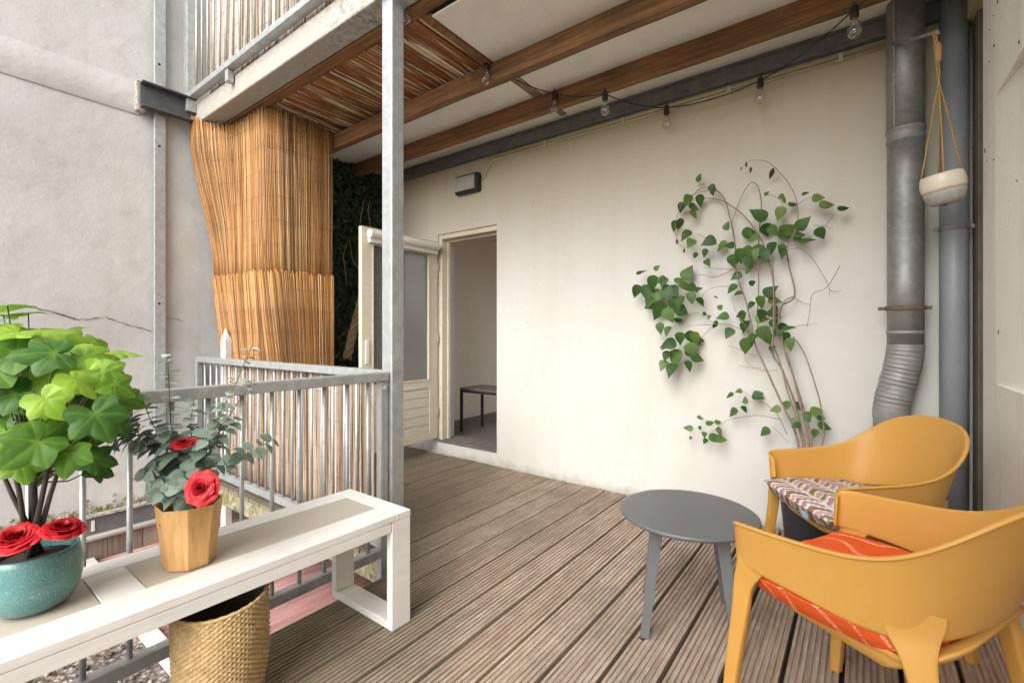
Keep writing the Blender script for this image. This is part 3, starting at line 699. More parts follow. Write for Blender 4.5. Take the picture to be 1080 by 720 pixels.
# ------------------------------------------------------------------ string lights
anch=[('beam',at_t(431,-2,2.82)),('b',on_y(513,66,2.50)),('b',on_y(585,99,3.08)),('b',on_y(638,99,3.09)),('b',on_y(703,114,3.50)),('b',on_y(802,85,3.48)),('b',on_y(901,10,3.09))]
SL=thing('string_lights','black festoon cable with clear bulbs looped below the ceiling beams','string lights',tuple(anch[3][1]))
m=MB(); A=[a for _,a in anch]+[at_t(940,-30,2.2)]
full=[at_t(409,12,2.79)]+A
pp=[]
for i in range(len(full)-1):
    a,b=full[i],full[i+1]; sag=.05 if i!=1 else .02
    sag*= (a-b).length
    for k in range(14):
        u=k/14; q_=a.lerp(b,u); q_.z-=sag*4*u*(1-u); pp.append(q_)
pp.append(full[-1]); m.tube(pp,.0042,6); m.build('cable',MAT['black'],SL,smooth=True)
for i,(_,p) in enumerate(anch):
    tilt=Matrix.Rotation(R(-.12,.12),3,'X')@Matrix.Rotation(R(-.12,.12),3,'Y')
    m=MB(); m.lathe([(.006,.022),(.016,.016),(.019,.004),(.018,-.012),(.021,-.014),(.021,-.045),(.017,-.05)][::-1],16,p,tilt); m.tube([p+V((0,0,.02)),p+V((.004,0,.034)),p+V((-.004,0,.04)),p+V((-.006,0,.03))],.003,6)
    h=m.build('bulb_holder',MAT['black'],SL,smooth=True)
    m=MB(); pr=[(.0135,-.048),(.014,-.062),(.021,-.078),(.029,-.098),(.0305,-.112),(.028,-.126),(.020,-.138),(.009,-.144),(.001,-.145)]
    pr=[(r*1.12,-.048+(z+.048)*1.12) for r,z in pr]
    m.lathe(pr,24,p,tilt,cap0=False,cap1=False); m.build('bulb',MAT['bulb'],h,smooth=True)
    m=MB(); m.tube([p+tilt@V(w) for w in ((.0,0,-.05),(.003,0,-.085),(.010,0,-.105),(.0,.004,-.10),(-.010,0,-.105),(-.003,0,-.085),(0,0,-.05))],.0012,5); m.build('filament',MAT['filament'],h)

# ------------------------------------------------------------------ ivy panel, braided rope
IV=thing('leaf_panel','dark green leafy hedge panel hung on the side wall behind the open door','hedge panel',(-4.58,3.0,0))
m=MB(); m.box(-4.70,-4.62,2.52,3.598,-.1,3.198); m.build('backing',MAT['dark'],IV)
m=MB()
def simple_leaf(m,p,nrm,up,L,W,tint,fold=.18,droop=.15,fine=False):
    n=V(nrm).normalized(); u=V(up); u=(u-n*u.dot(n))
    if u.length<1e-4: u=n.orthogonal()
    u.normalize(); s=u.cross(n); p=V(p)
    prof=[(0,.0),(.03,.42),(.12,.82),(.28,1.),(.48,.90),(.68,.58),(.86,.22),(1,.0)] if fine else [(0,.0),(.12,.55),(.32,1.),(.6,.80),(.85,.32),(1,.0)]
    vs=[];mid=[]
    for a,b in prof:
        d=-droop*a*a*L
        vs.append(p+u*(a*L)+n*d)
        if 0<a<1:
            vs.append(p+u*(a*L)-s*(b*W/2)+n*(d+fold*b*W/2)); vs.append(p+u*(a*L)+s*(b*W/2)+n*(d+fold*b*W/2))
    k_=len(prof)-2; tip=1+3*k_; la=tip-3
    fs=[(0,2,1),(0,1,3)]
    for i in range(k_-1):
        c=1+3*i; d=c+3; fs += [(c,c+1,d+1,d),(c,d,d+2,c+2)]
    fs += [(la,la+1,tip),(la,tip,la+2)]
    m.add(vs,fs,tint)
for i in range(7500):
    y=R(2.50,3.60); z=R(-.05,3.19); x=-4.62+R(0,.085)+.03*mnoise.noise((y*4,z*4,0)); 
    simple_leaf(m,(x,y,z),(1,R(-.7,.7),R(-.2,.9)),(R(-.2,.2),R(-1,1),R(-1,.2)),R(.035,.065),R(.03,.05),R(0,1)*R(0,1))
m.build('foliage',MAT['ivy'],IV,smooth=True)
c0=on_x(384,300,-4.44); c1=on_x(366,378,-4.42)
BR=thing('braided_rope','tan braided rope hanging against the dark leaves left of the door','rope',tuple(c1))
m=MB(); n=60; d=(c1-c0).normalized(); e1=d.orthogonal().normalized(); e2=d.cross(e1)
for k in range(3):
    m.tube([c0.lerp(c1,i/n)+(e1*cos(i/n*22+k*2.094)*.022+e2*sin(i/n*22+k*2.094)*.022) for i in range(n+1)],[.012+.016*min(1,i/n*1.5) for i in range(n+1)],8)
m.build('rope',MAT['ropetan'],BR,smooth=True)
m=MB()
for pts in ([(384,302),(381,280),(384,262),(379,240),(383,215),(386,208)],[(384,302),(386,265),(391,240),(388,222),(390,212)],[(366,300),(362,270),(368,250),(372,275),(383,290)]):
    m.tube([on_x(a,b,-4.44+R(-.02,.02)) for a,b in pts],.0045,6)
m.build('twig',MAT['ropetan'],BR,smooth=True)

# ------------------------------------------------------------------ white bench
BE=thing('bench','long white painted wooden bench with beige inlaid boards along the railing','bench',(-1.88,.43,0))
bx0,bx1,by0,by1,zt=-2.095,-1.632,-.56,1.412,.508
def sk(x,y): return x-.030*max(0,(1.41-y)) *0.75
def sbox(m,x0,x1,y0,y1,z0,z1):   # slightly turned on its far corner
    vs=[]
    for z in (z0,z1):
        for x,y in ((x0,y0),(x1,y0),(x1,y1),(x0,y1)): vs.append((sk(x,y),y,z))
    m.add(vs,[(0,3,2,1),(4,5,6,7),(0,1,5,4),(1,2,6,5),(2,3,7,6),(3,0,4,7)])
th=.03
m=MB(); sbox(m,-1.765,bx1,by0,by1-.082,zt-th,zt); sbox(m,bx0,-1.997,by0,by1-.082,zt-th,zt)
sbox(m,bx0,bx1,by1-.0805,by1,zt-th,zt); sbox(m,bx0,bx1,by0-.08,by0-.001,zt-th,zt)
m.build('seat_frame',MAT['whitewood'],BE,bevel=.003)
m=MB(); sbox(m,-1.995,-1.767,.482,by1-.083,zt-th+.002,zt-.004); sbox(m,-1.995,-1.767,by0,.372,zt-th+.002,zt-.004); m.build('inlay_board',MAT['inlay'],BE,bevel=.002)
m=MB(); sbox(m,-1.995,-1.767,.3745,.4795,zt-th+.001,zt-.0015); m.build('cross_piece',MAT['whitewood'],BE,bevel=.002)
m=MB(); sbox(m,bx1-.034,bx1-.001,by0,by1-.105,.435,zt-th-.001); sbox(m,bx0+.001,bx0+.034,by0,by1-.105,.435,zt-th-.001)
m.build('apron',MAT['whitewood'],BE,bevel=.002)
for yy in (by1-.102,by0-.02):
    for x0 in (bx1-.037,bx0):
        m=MB(); sbox(m,x0,x0+.036,yy,yy+.101,0.036 if x0==bx0 else 0.002,zt-th-.0012); m.build('leg',MAT['whitewood'],BE,bevel=.003)
    m=MB(); sbox(m,bx0,bx1-.038,yy,yy+.101,.002,.035); m.build('foot_board',MAT['whitewood'],BE,bevel=.003)
    m=MB(); sbox(m,bx0+.037,bx1-.038,yy+.03,yy+.07,.395,.475); m.build('brace',MAT['whitewood'],BE,bevel=.003)

# ------------------------------------------------------------------ basket under the bench
bc=V((-1.775,.690,0.002))
BK=thing('basket','tall woven seagrass basket standing on the deck under the bench','basket',tuple(bc))
m=MB(); g=[]; nr,ns=92,216
def bprof(z): u=z/.385; return .118+.030*sin(min(1,u*1.15)*pi*.62)-.004*u
for j in range(nr+1):
    z=.385*j/nr; row=[]
    for k in range(ns):
        a=2*pi*k/ns; w=.0050*sin(k*2*pi/6+(j//2%2)*pi); r=bprof(z)+w+.004*mnoise.noise((cos(a)*2,sin(a)*2,z*7))
        zz=z+.010*cos(a-1.6)*(z/.385)
        row.append(bc+V((r*cos(a),r*sin(a),zz)))
    g.append(row)
m.grid(g,closed=True); m.build('basket_body',MAT['basket'],BK,smooth=True)
m=MB(); g=[]
for j in range(20):
    z=.02+.363*j/19; g.append([bc+V(((bprof(z)-.008)*cos(2*pi*k/48),(bprof(z)-.008)*sin(2*pi*k/48),z+.010*cos(2*pi*k/48-1.6)*(z/.385))) for k in range(48)])
m.grid(g,closed=True); m.lathe([(.10,0.),(.001,.001)],32,bc+V((0,0,.02)),cap0=False,cap1=False); m.build('lining',MAT['lining'],BK,smooth=True)
m=MB(); P=[]
for k in range(97):
    a=2*pi*k/96; r=bprof(.385)-.003; P.append(bc+V((r*cos(a),r*sin(a),.386+.010*cos(a-1.6))))
m.tube(P,[.0065+.0012*sin(k*1.9) for k in range(97)],8,False); m.build('rim',MAT['basket'],BK,smooth=True)

# ------------------------------------------------------------------ roses, potted plants
def rose(m,c,axis,r,seed):
    rnd=random.Random(seed); ax=V(axis).normalized(); e1=ax.orthogonal().normalized(); e2=ax.cross(e1)
    layers=[(.10,.72,3),(.20,.76,4),(.32,.75,5),(.46,.74,5),(.61,.70,6),(.78,.60,7),(.95,.46,8)]
    for li,(rad,hgt,np_) in enumerate(layers):
        a0=rnd.uniform(0,6.28); lean=li/6
        for k in range(np_):
            a=a0+2*pi*k/np_+rnd.uniform(-.2,.2); wid=2*pi/np_*.92; hk=hgt*rnd.uniform(.86,1.12); a+=rnd.uniform(-.2,.14); rk=rnd.uniform(.90,1.07)
            ph=rnd.uniform(0,6); g=[]
            for v in range(8):
                vv=v/7; row=[]
                for u in range(9):
                    uu=(u/8-.5)*2; an=a+uu*wid*(.5+.5*min(1,vv*1.4))
                    curl=max(0,vv-.72)/.28
                    rr=r*(rad*(.30+.70*vv**.7)+.11*curl*(.4+lean))*(1-.10*uu*uu*vv)*rk
                    hh=r*(hk*vv**.9-.12*curl**2*(.4+lean)-.09*uu*uu*vv-.25)
                    ruf=(.040*sin(uu*4+ph)+.022*sin(uu*9+ph*2))*vv*vv*(.5+lean)
                    rr+=r*ruf; hh+=r*(ruf*.8+.015*rnd.uniform(-1,1)*vv)
                    row.append(V(c)+e1*(rr*cos(an))+e2*(rr*sin(an))+ax*hh)
                g.append(row)
            m.grid(g,tint=min(1,max(0,.12+.10*li+rnd.uniform(-.1,.14))))
def lobed(m,p,nrm,up,size,tint,rnd,lobes=5):
    n=V(nrm).normalized(); u=V(up); u=u-n*u.dot(n)
    if u.length<1e-4: u=n.orthogonal()
    u.normalize(); s=u.cross(n); p=V(p); N=44
    def rad(t):   # t angle from tip direction
        at=abs(t); base=.70+.30*max(0,cos(at*2*pi/ (1.32*2)) if False else 0)
        # lobes at 0, +-1.15, +-2.2
        val=.64
        for c,h,w in ((0,.46,.38),(1.05,.31,.31),(-1.05,.31,.31),(2.05,.14,.30),(-2.05,.14,.30)):
            d=abs(t-c); 
            if d<w*1.6: val=max(val,.64+h*max(0,1-d/(w*1.6))**.95)
        if at>2.55: val*= max(.16,1-(at-2.55)/.59*.84)
        return val
    fold=rnd.uniform(-.04,.26); tw=rnd.uniform(-.12,.12)
    ctr=p; vs=[ctr]; fs=[]; N=66; tt=[min(1,tint+.3)]
    for q_ in (.3,.6,.85,1.):
        for k in range(N):
            t=-pi+2*pi*k/N; rr=rad(t)*size*q_*(1+(.035*mnoise.noise((k*.9,size*900,p.x*50)) if q_==1. else 0))
            vein=min(abs(t-c) for c in (0,1.05,-1.05,2.05,-2.05)); tt.append(min(1,tint+(.17 if vein<.05 else 0)+.05*sin(q_*9+k*.7)))
            z=size*(.055*q_*min(1,vein/.42)**.7 - .30*q_*q_*(.6+.4*cos(t)) + .06*q_*q_*sin(t*3+size*400) + fold*q_*abs(sin(t)) + tw*q_*sin(t))
            vs.append(p+u*(rr*cos(t))+s*(rr*sin(t))+n*z)
    for k in range(N): fs.append((0,1+k,1+(k+1)%N))
    for j in range(3):
        o=1+j*N
        for k in range(N): fs.append((o+k,o+N+k,o+N+(k+1)%N,o+(k+1)%N))
    b0=len(m.t); m.add(vs,fs,tint); m.t[b0:]=tt
# teal pot with lobed-leaf plant
tp=V((-1.925,.250,.5085))
TP=thing('potted_plant','lobed green leafy plant with red roses in a crackled teal pot on the bench','potted plant',tuple(tp))
m=MB(); m.lathe([(.045,0),(.066,.002),(.086,.018),(.101,.05),(.107,.085),(.106,.12),(.102,.15),(.099,.166),(.094,.168),(.092,.16),(.098,.12),(.098,.085),(.09,.05),(.06,.02)],56,tp); m.build('pot',MAT['teal'],TP,smooth=True)
m=MB(); m.lathe([(.097,.0),(.05,.012),(.001,.014)],32,tp+V((0,0,.135)),cap0=True,cap1=False); m.build('soil',MAT['soil'],TP,smooth=True)
rnd=random.Random(3)
base=tp+V((0,0,.14))
trunk_top=at_t(34,488,1.38)
m=MB(); m.tube([base,base.lerp(trunk_top,.5)+V((.004,0,0)),trunk_top],[.0115,.0105,.009],10)
m2=MB(); m3=MB()
leaves=[(80,400,50,1.0,1.22),(47,421,45,.95,1.20),(8,322,60,.85,1.36),(45,349,50,.8,1.38),(18,372,64,.22,1.27),(58,372,62,.35,1.25),(88,376,50,.72,1.32),(108,392,46,.55,1.30),(127,371,34,.8,1.36),
 (120,404,46,.45,1.28),(100,436,56,.32,1.22),(72,442,50,.25,1.30),(128,420,36,.4,1.40),(16,415,58,.12,1.24),(6,455,50,.4,1.22),(40,466,58,.22,1.2),(72,478,44,.35,1.24),(98,482,40,.2,1.36),(22,488,44,.4,1.26),
 (-4,392,50,.3,1.22),(0,345,46,.7,1.45),(66,356,46,.75,1.45),(-28,405,64,.3,1.3),(-36,445,64,.4,1.3),(-14,475,52,.3,1.25),(-46,362,60,.5,1.35),(36,396,50,.15,1.4),(62,418,50,.2,1.45),(112,452,44,.15,1.45),(88,420,50,.18,1.42),(-20,340,56,.6,1.4),(50,448,50,.12,1.45),(30,438,46,.1,1.5),(100,405,46,.3,1.48),(18,350,50,.75,1.3),(70,388,44,.6,1.36),(112,425,40,.3,1.34),(100,362,34,.85,1.42),(30,330,40,.9,1.42),(12,436,42,.35,1.3),(58,458,40,.3,1.26),(118,440,34,.4,1.36),(84,462,38,.3,1.4),(-6,425,46,.4,1.3),(52,400,40,.65,1.3)]
leaves += [(a+rnd.uniform(-16,16),b+rnd.uniform(-14,14),c*.8,max(0,d-.12),e+rnd.uniform(.05,.14)) for a,b,c,d,e in leaves if b>335]+[(a+rnd.uniform(-20,14),b+rnd.uniform(-16,16),c*.75,min(1,d+.1),e+rnd.uniform(-.03,.18)) for a,b,c,d,e in leaves[::2] if b>340 and a<118]
for (lx,ly,sz,tn,t) in leaves:
    p=at_t(lx,ly,t); size=sz*t*.80/FPX*.68*rnd.uniform(.88,1.1)
    out=(p-(base+V((0,0,.18)))); out.z*=.4
    tocam=(CAM-p).normalized(); k=rnd.uniform(.25,1.0)
    nrm=V((0,0,1))*rnd.uniform(.25,.9)+tocam*(k+.15)+out.normalized()*.35+V((rnd.uniform(-.3,.3),rnd.uniform(-.3,.3),0))
    if ly<352 or (lx>124 and ly<380): nrm=V((0,0,1))+tocam*.12
    up=out.normalized()+V((rnd.uniform(-.5,.5),rnd.uniform(-.5,.5),-.45))
    lobed(m2,p,nrm,up,size,min(1,max(0,tn*.85+.29+rnd.uniform(-.2,.14))),rnd)
    a=base.lerp(trunk_top,rnd.uniform(.72,1.12)); mid=a.lerp(p,.55)+V((0,0,-.02))
    m3.tube([a,mid,p],[.0028,.0022,.0016],6)
for a,b,t in ((3,455,1.28),(60,440,1.3),(70,470,1.32),(-10,470,1.3)):
    q_=at_t(a,b,t); m.tube([base+V((rnd.uniform(-.02,.02),rnd.uniform(-.02,.02),0)),base.lerp(q_,.5)+V((0,0,.02)),q_],[.008,.006,.004],8)
m.build('stem',MAT['darkstem'],TP,smooth=True); m2.build('foliage',MAT['fatsia'],TP,smooth=True); m3.build('petiole',MAT['greenstem'],TP,smooth=True)
for px_,py_,t,r,ax,sd in ((17,569,1.25,.056,(.35,-.25,1),5),(66,559,1.30,.048,(.3,.1,1),9)):
    m=MB(); rose(m,at_t(px_,py_,t),ax,r,sd); m.build('rose',MAT['rose'],TP,smooth=True)
# wooden planter with eucalyptus
wp=V((-1.875,.625,.5085))
WP=thing('potted_plant','silvery eucalyptus and red roses in a tapered wooden planter on the bench','potted plant',tuple(wp))
m=MB(); ns=8; hs=[(.083,0.),(.0845,.006),(.107,.210)]; g=[]
def octo(r,z,k):
    a=2*pi*(k+.5)/ns; return wp+V((r*cos(a),r*sin(a)*.92,z + (.004*cos(4*a+.6) if z>.1 else 0)))
for r,z in hs+[(.100,.206),(.094,.15)]: g.append([octo(r,z,k) for k in range(ns)])
m.grid(g,closed=True); m.add([octo(.083,0,k) for k in range(ns)],[tuple(range(ns-1,-1,-1))]); m.add([octo(.094,.15,k) for k in range(ns)],[tuple(range(ns))])
m.build('planter',MAT['planterwood'],WP,bevel=.002)
m=MB(); m.lathe([(.088,.0),(.05,.01),(.001,.012)],24,wp+V((0,0,.152)),cap1=False); m.build('soil',MAT['soil'],WP,smooth=True)
ms=MB(); ml=MB(); rnd=random.Random(11); wb=wp+V((0,0,.165))
def euca(tip,mids,nl,lr,tints,flat=.3,fr0=.25):
    pts=[wb+V((rnd.uniform(-.03,.03),rnd.uniform(-.03,.03),0))]+[at_t(*q_) for q_ in mids]+[at_t(*tip)]
    # catmull sampling
    P=[]
    for i in range(len(pts)-1):
        for k in range(10): 
            u=k/10; p0=pts[max(0,i-1)];p1=pts[i];p2=pts[i+1];p3=pts[min(len(pts)-1,i+2)]
            P.append(.5*((2*p1)+(p2-p0)*u+(2*p0-5*p1+4*p2-p3)*u*u+(3*p1-p0-3*p2+p3)*u**3))
    P.append(pts[-1]); n=len(P); ms.tube(P,[.0028*(1-.6*i/n) for i in range(n)],6)
    nl=int(nl*1.4)
    for k in range(nl):
        u=fr0+(1-fr0)*k/max(1,nl-1); i=min(n-2,int(u*(n-1))); p=P[i]; d=(P[i+1]-P[i]).normalized()
        e=d.cross(V((rnd.uniform(-1,1),rnd.uniform(-1,1),.2))).normalized()
        if k%2: e=d.cross(e)
        for sgn in (1,-1):
            size=lr*1.65*(1.05-.5*u)*rnd.uniform(.8,1.15); dirn=(e*sgn+d*.35+V((0,0,-.05))).normalized()
            nn=d*.8+V((0,0,flat))+V((rnd.uniform(-.4,.4),rnd.uniform(-.4,.4),rnd.uniform(-.2,.4)))
            simple_leaf(ml,p+dirn*.004,nn,dirn,size*2,size*1.55,min(1,max(0,rnd.uniform(*tints)+.22)),.12,.2,True)
euca((177,371,1.62),[(183,470,1.62),(179,420,1.62)],11,.019,(.55,1),.9,.35)
euca((266,364,1.66),[(222,460,1.62),(248,405,1.64)],10,.0165,(.3,.95),.3,.3)
euca((289,463,1.52),[(225,490,1.55),(255,480,1.53)],9,.021,(.0,.35),.3,.25)
euca((116,464,1.52),[(165,480,1.58),(140,465,1.55)],8,.025,(.1,.5),.4,.25)
euca((205,420,1.58),[(205,480,1.6),(201,450,1.6)],8,.022,(.2,.7),.4,.3)
euca((236,425,1.56),[(212,475,1.58),(228,450,1.57)],9,.021,(.2,.7),.4,.25)
euca((150,420,1.66),[(176,475,1.64),(160,445,1.65)],9,.024,(.2,.6),.4,.25)
euca((152,500,1.46),[(175,500,1.52)],7,.026,(.05,.4),.4,.2)
euca((198,505,1.45),[(195,500,1.5)],7,.025,(.05,.35),.4,.2)
euca((248,440,1.58),[(220,480,1.58)],7,.022,(.1,.6),.4,.25)
euca((172,450,1.50),[(185,485,1.55)],8,.026,(.1,.5),.4,.25)
euca((218,462,1.52),[(205,490,1.55)],6,.026,(.1,.5),.4,.25)
euca((170,520,1.44),[(182,505,1.5)],5,.026,(.05,.35),.4,.3)
euca((135,445,1.60),[(165,478,1.6)],8,.025,(.1,.5),.4,.25)
euca((268,400,1.66),[(226,465,1.62)],8,.02,(.2,.8),.4,.3)
ms.build('stem',MAT['greenstem'],WP,smooth=True); ml.build('foliage',MAT['euca'],WP,smooth=True)
for px_,py_,t,r,ax,sd in ((213,515,1.43,.047,(.62,-.55,.35),21),(193,468,1.50,.033,(.2,-.2,1),22)):
    m=MB(); rose(m,at_t(px_,py_,t),ax,r,sd); m.build('rose',MAT['rose'],WP,smooth=True)

# ------------------------------------------------------------------ climbing vine in a dark pot behind the chairs
vb=V((-.27,3.36,.002))
VN=thing('climbing_vine','sparse climbing vine with bare stems and heart shaped leaves against the cream wall','vine',tuple(vb))
m=MB(); m.lathe([(.105,0),(.11,.004),(.14,.30),(.143,.305),(.143,.33),(.132,.33),(.125,.27)],40,vb,cap1=True); m.build('pot',MAT['darkpot'],VN,smooth=True)
m=MB()
def stem(pts,r0,r1,y0=3.44,y1=3.55,base=False,sub=5):
    P=[]; n=len(pts)
    for i,(a,b) in enumerate(pts):
        P.append(on_y(a,b,y0+(y1-y0)*i/max(1,n-1)+R(-.008,.008)))
    if base: P=[vb+V((R(-.05,.05),R(-.03,.03),.27))]+P
    Q=[]; n=len(P)
    for i in range(n-1):
        for k in range(sub):
            u=k/sub; p0=P[max(0,i-1)];p1=P[i];p2=P[i+1];p3=P[min(n-1,i+2)]
            q_=.5*((2*p1)+(p2-p0)*u+(2*p0-5*p1+4*p2-p3)*u*u+(3*p1-p0-3*p2+p3)*u**3)
            Q.append(q_+V((R(-1,1),R(-1,1),R(-1,1)))*.0012)
    Q.append(P[-1]); n=len(Q); m.tube(Q,[(r0+(r1-r0)*i/(n-1)) for i in range(n)],7)
W=.0045
stem([(842,468),(822,420),(806,385),(797,365),(792,340),(786,315),(778,292),(775,255),(770,230),(764,210),(752,198),(737,200),(728,210)],.0075,.003,base=True)
stem([(848,468),(838,425),(825,390),(815,372),(817,340),(816,300),(808,265),(800,248),(785,228),(768,215),(755,210),(742,209)],.0075,.003,base=True)
stem([(853,468),(845,430),(832,380),(822,355),(823,325),(838,312),(832,280),(829,262)],.007,.0045,base=True)
stem([(846,468),(830,410),(818,370),(800,350),(800,300),(800,255),(803,215),(798,195),(790,194),(780,212),(772,235)],.006,.002,base=True)
stem([(856,468),(846,425),(838,400),(828,372),(825,340)],.0055,.004,base=True)
stem([(867,468),(866,430),(858,400),(848,372),(836,355)],.005,.003,base=True)
stem([(815,372),(815,282),(801,281),(775,284),(742,282)],.0045,.002)
stem([(772,285),(755,292),(740,290),(722,287)],.003,.0018)
stem([(838,312),(826,320),(820,345)],.004,.004)
stem([(829,262),(838,245),(842,228),(838,205),(825,185),(810,171),(795,169),(788,171)],.003,.0014)
stem([(829,262),(845,255),(858,248),(872,236),(880,226)],.0025,.0014)
stem([(858,238),(868,238),(876,241)],.002,.0012)
stem([(829,264),(843,262),(856,272),(868,290),(875,305),(874,311)],.0022,.0012)
stem([(886,280),(872,303),(857,310),(854,330),(851,345)],.0022,.0014); stem([(874,305),(880,308),(887,306)],.0016,.001); stem([(836,313),(846,319),(855,322)],.0018,.0012); stem([(851,343),(835,344),(863,341)],.0014,.001)
stem([(806,205),(813,206),(822,210),(826,218)],.002,.0012); stem([(842,215),(852,209),(862,207)],.0018,.001)
stem([(752,198),(740,202),(724,209),(716,222),(712,240),(715,255),(722,262)],.003,.0014); stem([(735,246),(750,254),(764,262)],.002,.0014)
stem([(775,303),(760,302),(746,306),(738,316)],.002,.0014); stem([(738,306),(720,310),(705,320)],.002,.0012)
stem([(754,341),(745,336),(735,330),(720,335)],.002,.0014); stem([(752,342),(735,343),(722,345)],.002,.0012); stem([(752,342),(746,350),(738,358),(728,368)],.002,.0012); stem([(753,341),(766,342),(785,348),(793,352)],.002,.0018)
stem([(797,376),(782,369),(767,364)],.0022,.0012); stem([(803,388),(790,388),(778,385)],.002,.0012); stem([(820,390),(806,391),(792,386),(785,376)],.0018,.0012); stem([(788,346),(776,328),(772,312)],.0018,.0012)
stem([(830,458),(820,437),(806,425),(795,423),(780,424)],.0026,.0014); stem([(823,442),(800,438),(780,440),(765,444),(755,452),(745,458)],.0024,.0012); stem([(803,425),(792,418),(784,412)],.0016,.001)
stem([(832,467),(824,458),(815,450)],.0018,.0012); stem([(843,466),(836,445),(830,435)],.0018,.0014); stem([(853,440),(852,452),(848,460)],.002,.0016); stem([(765,225),(762,216),(758,212)],.0014,.001)
m.build('stem',MAT['bark'],VN,smooth=True)
m=MB(); rnd=random.Random(31)
LV=[]
def L(*a):
    for q_ in a: LV.append(q_)
# (px,py,length px,angle deg of tip: 0 right, 90 down)
L((736,192,16,-65),(748,196,12,40),(751,200,13,80),(737,205,18,75),(727,205,16,100),(720,213,15,110),(726,217,15,20),(728,222,14,40),(712,232,18,95),(718,230,17,80),(728,243,18,130),(731,252,23,115),(735,266,12,120),(744,262,17,100),(755,252,24,165),(765,243,14,-60),(744,274,12,60))
L((772,268,24,75),(778,262,20,60),(790,268,20,85),(783,262,20,30),(788,250,18,-70),(798,258,18,70),(800,248,16,150),(808,232,22,-140),(806,236,22,70),(812,238,22,40),(820,250,28,-20),(825,248,26,-40),(815,255,22,110),(822,258,20,60),(826,262,14,100),(836,250,20,-35),(837,251,16,20),(844,256,22,5),(841,242,26,-30),(862,240,20,60),(864,218,18,-10),(884,222,16,-10),(846,206,12,-20),(856,209,14,0),(826,218,22,120),(834,218,20,-60),(826,210,10,60),(822,206,10,30),(806,206,11,-30))
L((782,246,20,0),(775,258,16,170),(767,255,18,160),(798,262,18,100),(806,262,20,85),(790,284,14,120),(782,288,16,150),(777,300,16,140),(783,308,16,170),(790,300,14,-30),(800,312,20,75),(795,318,16,120),(810,316,24,20),(806,312,18,-30),(815,322,20,60),(803,326,24,90),(808,330,20,40))
L((672,290,16,-60),(673,300,17,105),(690,285,10,-40),(688,290,20,80),(695,292,22,50),(702,292,20,110),(682,300,22,90),(690,305,25,70),(697,305,24,30),(705,302,22,60),(712,298,22,-40),(716,300,22,30),(722,295,22,-60),(726,300,22,40),(728,308,20,80),(720,312,22,110),(708,315,22,80),(698,318,24,110),(690,320,22,150),(702,325,20,60),(712,325,20,20),(733,306,14,-40),(735,314,18,75),(700,310,20,160),(686,312,20,100),(696,340,14,85),(706,344,14,95),(713,340,14,-60))
L((705,362,13,130),(716,350,22,90),(722,352,24,45),(730,350,22,60),(733,358,16,0),(722,366,20,20),(725,362,18,60),(715,368,22,100),(705,370,18,110),(702,380,16,110),(722,372,22,-10),(728,376,18,20),(724,380,14,70),(711,383,20,100),(713,360,20,160))
L((754,341,9,100),(757,326,9,-40),(748,332,9,90),(754,338,8,70),(741,330,9,20),(769,333,14,190),(782,332,16,80),(788,338,16,90),(787,330,14,170),(796,336,20,10),(800,345,22,50),(797,352,22,110),(806,350,20,70),(812,344,22,-40),(815,350,22,20),(820,345,20,-10),(825,348,18,10),(830,350,20,85),(833,356,18,90),(786,356,20,85),(772,346,18,120),(815,364,14,90))
L((774,415,13,190),(783,412,14,175),(795,418,16,-30),(793,417,14,30),(776,430,14,120),(782,428,12,60),(786,426,13,-80),(754,446,14,-20),(757,450,13,60),(745,448,12,-30),(742,455,12,90),(748,458,15,30),(745,462,12,120),(754,462,16,0),(737,449,8,60),(731,452,12,190),(729,460,8,110),(735,440,12,30),(824,430,18,170),(834,428,16,-160),(812,452,16,170),(846,432,16,-130),(855,436,18,-20),(861,440,16,5),(850,434,14,60),(843,444,16,-150),(862,448,16,20),(860,452,16,100),(844,447,12,160))
for (a,b,lp,ang) in LV:
    y=3.52-rnd.uniform(0,.10); p=on_y(a,b,y); t=y/ray(a,b).y; ll=lp*t/FPX*.78*rnd.uniform(.68,1.22)
    an=radians(ang); rt=V((cos(YAW),sin(YAW),0)); dirv=rt*cos(an)+V((0,0,-1))*sin(an)+V((0,rnd.uniform(-.35,.2),0))
    nn=(CAM-p).normalized()*rnd.uniform(.5,1)+V((rnd.uniform(-.45,.45),0,rnd.uniform(-.1,.8)))
    simple_leaf(m,p,nn,dirv,ll,ll*rnd.uniform(.62,.86),min(1,max(0,rnd.gauss(.45,.28))),.22,.28,True)
m.build('foliage',MAT['vine'],VN,smooth=True)
for a,b,lp,ang in ((787,171,6,90),(792,176,7,95),(782,176,4,100),(816,177,12,110),(714,252,7,90),(722,262,6,100),(753,312,5,30)):
    m=MB(); y=3.5; p=on_y(a,b,y); ll=lp*3.1/FPX; an=radians(ang); simple_leaf(m,p,(CAM-p).normalized(),V((cos(YAW)*cos(an),sin(YAW)*cos(an),-sin(an))),ll,ll*.4,.3,.5,.3)
    m.build('dry_leaf',MAT['deadleaf'],VN)

